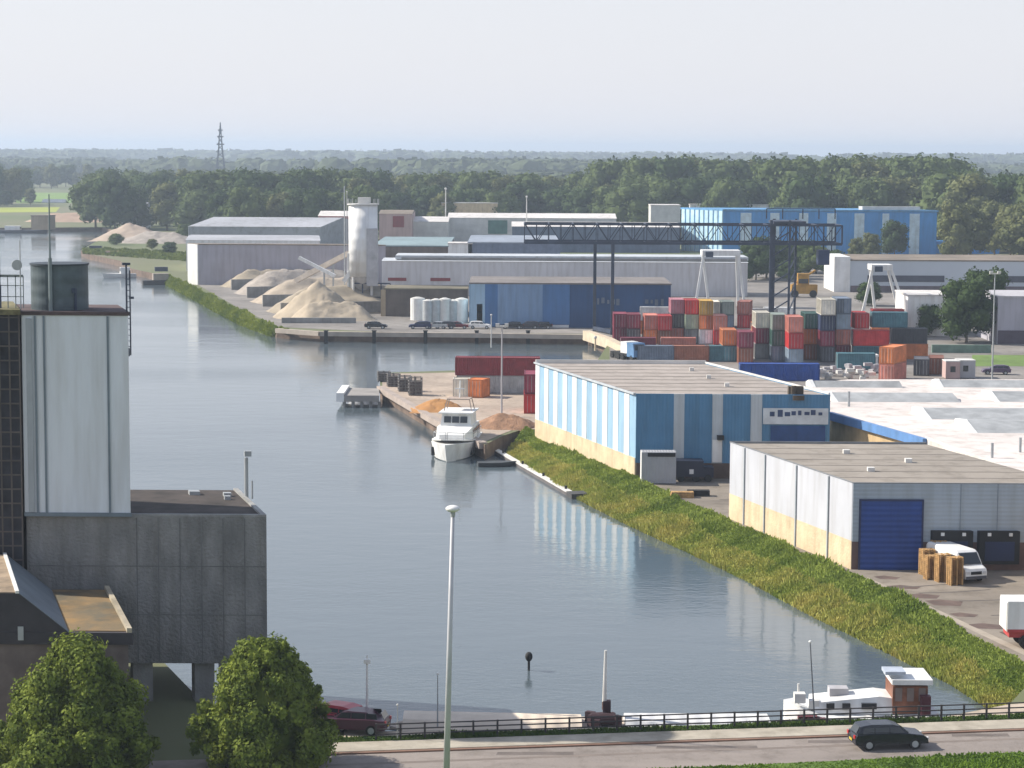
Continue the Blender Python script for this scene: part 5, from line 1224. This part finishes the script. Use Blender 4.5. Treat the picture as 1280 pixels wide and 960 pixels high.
# white tilted lid
P = G(1075, 440); b = MB(); b.bx((1.3, 0, 1.6), (2.9, 2.4, .3)); b.bx((-.0, 0, .8), (.3, 2, 1.3)); b.bx((2.5, 0, .75), (.3, 2, 1.3)); 
P = G(1076, 456); o = b.build('flat_trailer', white, None, loc=P); tag(o, 'small white flat topped trailer left of the orange container', 'trailer')
# cabins at right
for i, (px, row, wd, c, lab) in enumerate(((1182, 474, 2.2, pinkw, 'pink grey site cabin right of the brown container'), (1198, 473, 2.6, lgrey, 'grey site cabin beside the pink grey one'))):
    P = G(px, row); t = thing('site_cabin', lab, 'cabin', P, group='site cabins at the right'); MB().box(0, wd, 0, 3, .1, 2.7).build('body', c, t); MB().box(-.05, wd + .05, -.05, 3.05, 2.703, 2.85).build('roof', offwhite, t); MB().box(.7, 1.5, -.04, -.003, 1.1, 2.0).build('window', glass, t)
sheet('green_patch', [G(1215, 458), G(1320, 458), G(1320, 444), G(1215, 444)], mat('yard_grass', (.14, .22, .05), .95, .15, .1), .035)
P0, P1 = G(1165, 441), G(1238, 441); b = MB(); b.box(0, P1.x - P0.x, 0, .6, .0, 1.4); tag(b.build('green_fence', mat('fence_green', (.16, .24, .19), .8, .15, .5), None, loc=P0), 'pale green long screen fence behind the site cabins', 'fence')

# rubble and clutter between containers and warehouse
for i, (px, row) in enumerate(((1030, 474), (1042, 470), (1056, 474), (1068, 468), (1082, 475), (1090, 466), (960, 394), (975, 392))):
    P = G(px, row); b = MB(); r_ = random.Random(i)
    for k in range(6): b.bx((r_.uniform(-1, 1), r_.uniform(-.5, .5), .3 + .22 * k), (r_.uniform(.5, 1.5), r_.uniform(.5, 1), .5), r_.uniform(0, 1))
    o = b.build('crate_pile', [offwhite, lgrey][i % 2], None, loc=P); tag(o, ['pale crate pile beside the royal blue container', 'grey crate pile under the teal lengthwise container', 'pale crate pile in the middle of the rubble', 'grey crate pile behind the small white trailer', 'pale crate pile nearest the warehouse roof', 'grey crate pile left of the salmon container', 'pale crate pile left of the crane tower foot', 'grey crate pile right of the crane tower foot'][i], 'crates', 'pale crate piles in the container yard')

# ------------------------------------------------------------------ boats
def hull(b, L, W, H, bow=1.0, z0=0, n=10, mi=0, sheer=.35, tw=.8):
    rings = []
    for i in range(n + 1):
        s = i / n; x = s * L; f = (1 - max(0, (s - .62) / .38) ** 2.0) * (tw + (1 - tw) * min(1, s * 4))
        w = max(.03, W / 2 * f); zt = z0 + H + sheer * H * max(0, s - .4) ** 1.5
        xo = x + bow * max(0, (s - .8) / .2) * 1.0
        rings.append([(x, -w * .35, z0 - .4), (xo * .0 + x, -w * .85, z0 + .1), (xo, -w, zt), (xo, w, zt), (x, w * .85, z0 + .1), (x, w * .35, z0 - .4)])
    b.loft(rings, mi); return rings
def yacht():
    P = G(577, 577, WZ); rot = R(-100)
    t = thing('motor_yacht', 'white motor yacht with a raised wheelhouse moored at the pier', 'yacht', Vector((P.x - 0.0, P.y + 14.0, WZ)), R(-97))
    L, W = 14.5, 5.3
    b = MB(); hull(b, L, W, 1.7, 1.2, sheer=.6); b.build('hull', white, t, smooth=False)
    b = MB(); b.loft([[(x, -w, z), (x, w, z), (x, w, z + .12), (x, -w, z + .12)] for x, w, z in ((.2, W * .44, 1.75), (5, W * .49, 1.78), (9, W * .5, 1.9), (12, W * .34, 2.2), (13.8, W * .15, 2.45))]); b.build('deck', offwhite, t)
    b = MB(); b.loft([[(x, -w, z0), (x, w, z0), (x, w * .93, z1), (x, -w * .93, z1)] for x, w, z0, z1 in ((1.2, 2.2, 1.85, 3.4), (8.2, 2.3, 1.9, 3.4), (10.4, 1.6, 2.0, 2.7))]); o = b.build('saloon', white, t)
    b = MB(); b.loft([[(x, -w, z0), (x, w, z0), (x - .35, w * .9, z1), (x - .35, -w * .9, z1)] for x, w, z0, z1 in ((2.5, 1.9, 3.403, 4.9), (7.2, 1.9, 3.403, 4.9))]); wh = b.build('wheelhouse', white, t)
    for y in (-1.45, -.45, .55): MB().loft([[(7.25, y, 3.8), (7.25, y + .85, 3.8), (7.02, y + .85, 4.55), (7.02, y, 4.55)], [(7.1, y, 3.8), (7.1, y + .85, 3.8), (6.9, y + .85, 4.55), (6.9, y, 4.55)]]).build('front_window', glass, wh)
    for y in (-1.2, .45): MB().loft([[(9.0, y, 2.75), (9.0, y + .75, 2.75), (8.45, y + .75, 3.25), (8.45, y, 3.25)], [(8.9, y, 2.7), (8.9, y + .75, 2.7), (8.3, y + .75, 3.2), (8.3, y, 3.2)]]).build('saloon_window', glass, o)
    for s in (-1, 1):
        for x in (2, 3.6, 5.2, 6.8): MB().box(x, x + 1.1, min(s * 2.2, s * 2.26), max(s * 2.2, s * 2.26), 2.5, 3.1).build('side_window', glass, o)
    b = MB(); b.box(1.8, 7.4, -2.1, 2.1, 4.903, 5.05); b.build('hardtop', white, t)
    b = MB()
    for y in (-1.7, 1.7): b.bar((3, y, 5.05), (3, y * .8, 6.4), .1); b.bar((5.5, y, 5.05), (5, y * .8, 6.4), .1)
    b.bar((3, -1.4, 6.4), (3, 1.4, 6.4), .1); b.bar((5, -1.4, 6.4), (5, 1.4, 6.4), .1); b.bx((4, 0, 6.45), (2.4, 2.8, .1)); b.build('bimini_frame', mat('bimini_tan', (.42, .33, .27), .8), t)
    b = MB(); b.cyl((4, 0, 6.5), (3.6, 0, 8.6), .07); b.bx((3.8, 0, 7.6), (.2, 1.2, .12)); b.build('mast', white, t)
    b = MB()
    for s in (-1, 1):
        pts = [(x, s * w * .95, z + .9) for x, w, z in ((.5, 2.3, 1.8), (5, 2.5, 1.8), (9, 2.55, 1.95), (12, 1.75, 2.25), (14.6, .1, 2.6))]
        for i in range(4): b.bar(pts[i], pts[i + 1], .06)
        for p in pts: b.bar((p[0], p[1], p[2] - .9), p, .05)
    b.build('guard_rail', steel, t)
    for s, x in ((-1, 3), (-1, 7), (-1, 11), (1, 5), (1, 10)): MB().cyl((x, s * 2.75 * (1 if x < 9 else .8), .3), (x, s * 2.75 * (1 if x < 9 else .8), 1.3), .22, n=10).build('fender', black, t)
yacht()
P = G(597, 583, WZ); b = MB(); rg = hull(b, 4.2, 1.7, .5, .4); o = b.build('dinghy', mat('dinghy_dark', (.05, .055, .06), .6), None, loc=P); o.rotation_euler = (0, 0, R(8)); tag(o, 'small dark dinghy on the water beside the yacht bow', 'boat')
P = G(566, 632, WZ)

def barge():
    a = G(488, 901, WZ); 
    Y0 = 138.6
    HC = ZT(AT(600, 141.), 889) - WZ; HW = ZT(AT(850, 141.), 892) - WZ
    X = lambda px, d=0: AT(px, Y0 + d).x
    zz = lambda row, px, d=0: ZT(AT(px, Y0 + d), row)
    # long cargo barge with cream hatches
    P = Vector((X(485), Y0 - .5, WZ)); t = thing('cargo_barge', 'long low barge with cream hatch covers and a pale mast along the quay', 'barge', P)
    L = X(985) - P.x; W = 4.6
    b = MB(); rings = []
    for i in range(13):
        s = i / 12; f = 1 - max(0, (.10 - s) / .10) ** 2 * .9; f *= 1 - max(0, (s - .93) / .07) ** 2 * .5
        rings.append([(s * L, W / 2 - W / 2 * f, -.4), (s * L, W / 2 - W / 2 * f, HC - .75), (s * L, W / 2 + W / 2 * f, HC - .75), (s * L, W / 2 + W / 2 * f, -.4)])
    b.loft(rings); b.build('hull', mat('barge_hull', (.50, .42, .35), .8, .15), t)
    b = MB(); b.loft([[(x, .5, HC - .747), (x, 4.1, HC - .747), (x, 3.4, h_), (x, 2.3, h_ + .12), (x, 1.2, h_)] for x, h_ in ((.9, HC - .1), (X(728) - P.x, HC - .3))]); b.build('hatch_cover', mat('hatch_cream', (.66, .56, .45), .8, .08, .4, stripes=('X', 1.0, .05)), t)
    b = MB(); b.loft([[(x, .5, HC - .747), (x, 4.1, HC - .747), (x, 3.4, h_), (x, 2.3, h_ + .1), (x, 1.2, h_)] for x, h_ in ((X(783) - P.x, HW - .1), (L - 1.0, HW - .1))]); b.build('hatch_cover', mat('hatch_white', (.62, .62, .62), .7, .08, .4, stripes=('X', 1.0, .05)), t)
    xm = X(757) - P.x; zm = zz(812, 757, 2) - WZ; b = MB(); b.cyl((xm, 2.3, 1.2), (xm, 2.3, zm * .34), .16, n=10, mi=1); b.cyl((xm, 2.3, zm * .34), (xm + .05, 2.3, zm), .15, .09, n=10, mi=0); b.build('mast', [offwhite, mat('mast_brown', (.10, .05, .04), .8)], t)
    b = MB(); dk = mat('rigging_dark', (.05, .025, .03), .8)
    rg = random.Random(8); zd = HC - .75
    for k in range(11): b.bx((xm + rg.uniform(-1.0, 1.0), 2.3 + rg.uniform(-.9, .9), zd + rg.uniform(.2, .5)), (rg.uniform(.3, .7), rg.uniform(.3, .6), rg.uniform(.4, 1.0)), rg.uniform(0, 1.5))
    b.cyl((xm - .9, 1.9, zd + .55), (xm + .7, 1.9, zd + .55), .38, n=12); b.bx((xm + .15, 2.3, zd + 1.0), (.5, .5, 1.3))
    b.build('winch_gear', dk, t)
    # white motor barge
    P = Vector((X(985), Y0 - .2, WZ)); t = thing('white_motor_barge', 'white motor barge with a wooden wheelhouse moored at the right', 'barge', P)
    L = X(1176) - P.x; b = MB(); rings = []
    for i in range(13):
        s = i / 12; f = 1 - max(0, (.22 - s) / .22) ** 2 * .92; f *= 1 - max(0, (s - .88) / .12) ** 2 * .4; zt = 1.2 + max(0, .25 - s) * 2.4 + max(0, s - .7) * .5
        rings.append([(s * L + .5 * max(0, .2 - s), W / 2 - W / 2 * f * .9, -.4), (s * L, W / 2 - W / 2 * f, zt), (s * L, W / 2 + W / 2 * f, zt), (s * L, W / 2 + W / 2 * f * .9, -.4)])
    b.loft(rings); b.build('hull', white, t)
    zc = lambda row, px: zz(row, px, 2) - WZ
    b = MB(); xs = X(1020) - P.x, X(1118) - P.x
    b.loft([[(x, .9, 1.25), (x, 3.9, 1.25), (x, 3.6, h_), (x, 1.2, h_)] for x, h_ in ((xs[0], zc(874, 1020)), (xs[1] - .8, zc(866, 1100)), (xs[1], zc(868, 1118)))]); cb = b.build('cabin', white, t)
    MB().box(X(1079) - P.x, X(1098) - P.x, .82, 1.06, zc(878, 1088) - .1, zc(872, 1088) - .05).build('cabin_window', glass, cb)
    for x in (1035, 1055): MB().box(X(x) - P.x, X(x + 10) - P.x, .85, 1.04, 1.6, 1.95).build('cabin_window', glass, cb)
    MB().box(X(1043) - P.x, X(1067) - P.x, 2.4, 3.4, zc(872, 1050) - .05, zc(862, 1050)).build('roof_box', lgrey, t)
    wx0, wx1 = X(1118) - P.x, X(1162) - P.x
    wm = mat('wheelhouse_wood', (.22, .09, .05), .5, .2, 1.5)
    b = MB(); b.box(wx0, wx1, .9, 3.7, 1.3, zc(852, 1140)); wh = b.build('wheelhouse', wm, t)
    for i in range(3): a_ = wx0 + .15 + i * (wx1 - wx0) / 3; MB().box(a_, a_ + (wx1 - wx0) / 3 - .3, .86, .897, zc(858, 1140) - .65, zc(853, 1140) - .05).build('window', mat('wheel_glass', (.20, .16, .15), .1, spec=.7), wh)
    MB().box(wx0 - .1, wx1 + .25, .6, 4.0, zc(851, 1140) + .1, zc(840, 1140) - .15).build('roof', white, t)
    MB().box(wx0 - .5, wx0 + .8, .9, 2.4, zc(838, 1115), zc(834, 1115)).build('roof_panel', mat('panel_blue', (.45, .50, .58), .4), t)
    MB().box(wx1 - .5, wx1 + .1, .3, .897, .6, zc(862, 1155)).build('rear_door', mat('door_wine', (.10, .03, .04), .6), t)
    b = MB(); b.bx((.9, 1.6, 2.15), (.7, .7, .6)); b.cyl((.9, 2.2, 1.6), (.9, 2.2, 2.9), .08); b.bx((1.8, 1.4, 1.75), (.6, .6, .6)); b.build('bow_winch', offwhite, t)
    b = MB(); b.bx((1.2, -.1, 1.1), (1.2, .5, .6)); b.bx((2.1, -.1, 1.0), (.5, .4, .5)); b.build('bow_fender', mat('fender_maroon', (.13, .03, .04), .8, .3, 2), t)
barge()
# mooring stake with a knob
P = G(661, 838, WZ); t = thing('mooring_stake', 'dark stake with a knob head standing alone in the water', 'stake', P)
MB().cyl((0, 0, -3), (0, 0, .75), .07, .09, n=8).build('shaft', black, t); b = MB(); b.ball((0, 0, 1.0), .3, 6, (.9, .9, 1.2)); b.build('head', black, t, smooth=True)
# lower left foreground bits
# far boats
def small_boat(px, row, L, lab, m, cab=white, rot=0, hh=1.2):
    P = G(px, row, WZ); t = thing('moored_boat', lab, 'boat', P, rot, None)
    b = MB(); hull(b, L, L * .22, hh, .6); b.build('hull', m, t); MB().box(L * .2, L * .5, -L * .07, L * .07, hh + .05, hh + 1.8).build('cabin', cab, t); MB().box(L * .48, L * .5 + .03, -L * .06, L * .06, hh + .7, hh + 1.5).build('window', glass, t)
small_boat(170, 347, 9, 'small white bowed boat at the foot of the canal bank', offwhite, rot=R(200))
small_boat(178, 356, 14, 'dark barge moored below the bank before the white gable', mat('dark_hull', (.05, .05, .05), .7), mat('cab_tan', (.35, .3, .25), .8), rot=R(20))
small_boat(183, 347, 12, 'purple grey barge behind the dark one at the canal bank', mat('purple_hull', (.10, .09, .14), .7), darkmetal, rot=R(15))
small_boat(102, 318, 14, 'dark low boat at the tip of the headland', mat('dark_hull2', (.05, .055, .07), .7), darkmetal)
small_boat(122, 325, 14, 'rust red low boat right of the headland tip', mat('rust_hull', (.35, .16, .12), .8), mat('cab_pink', (.5, .35, .28), .8))
small_boat(-6, 291, 22, 'long dark barge moored at the far bank on the left', mat('dark_hull3', (.06, .07, .10), .7), white)
blades('headland_grass', [(G(x, 311 - (x - 110) * -.05), G(x, 318 + (x - 110) * .07)) for x in (104, 130, 160, 190, 215, 240)], 3000, 1.2, .5, foliage('headland_leaf', (.16, .19, .04), (.09, .13, .03), .1), 'rough grass on the headland at the canal bend', 'grass')

# ------------------------------------------------------------------ haze
b = MB(); b.box(-13000, 13000, -280, 15000, -9, 70)
hm = bpy.data.materials.new('haze'); hm.use_nodes = True; n = hm.node_tree; n.nodes.remove(n.nodes['Principled BSDF'])
pv = n.nodes.new('ShaderNodeVolumePrincipled'); pv.inputs['Color'].default_value = (0.71, 0.84, 1.0, 1); pv.inputs['Density'].default_value = 0.00019; pv.inputs['Anisotropy'].default_value = 0.2
n.links.new(pv.outputs[0], n.nodes['Material Output'].inputs['Volume'])
o = b.build('haze', hm); tag(o, 'pale summer haze in the air over the harbour', 'haze', kind='stuff')
for o in list(bpy.data.objects):
    if 'unused' in o.keys(): del o['unused']
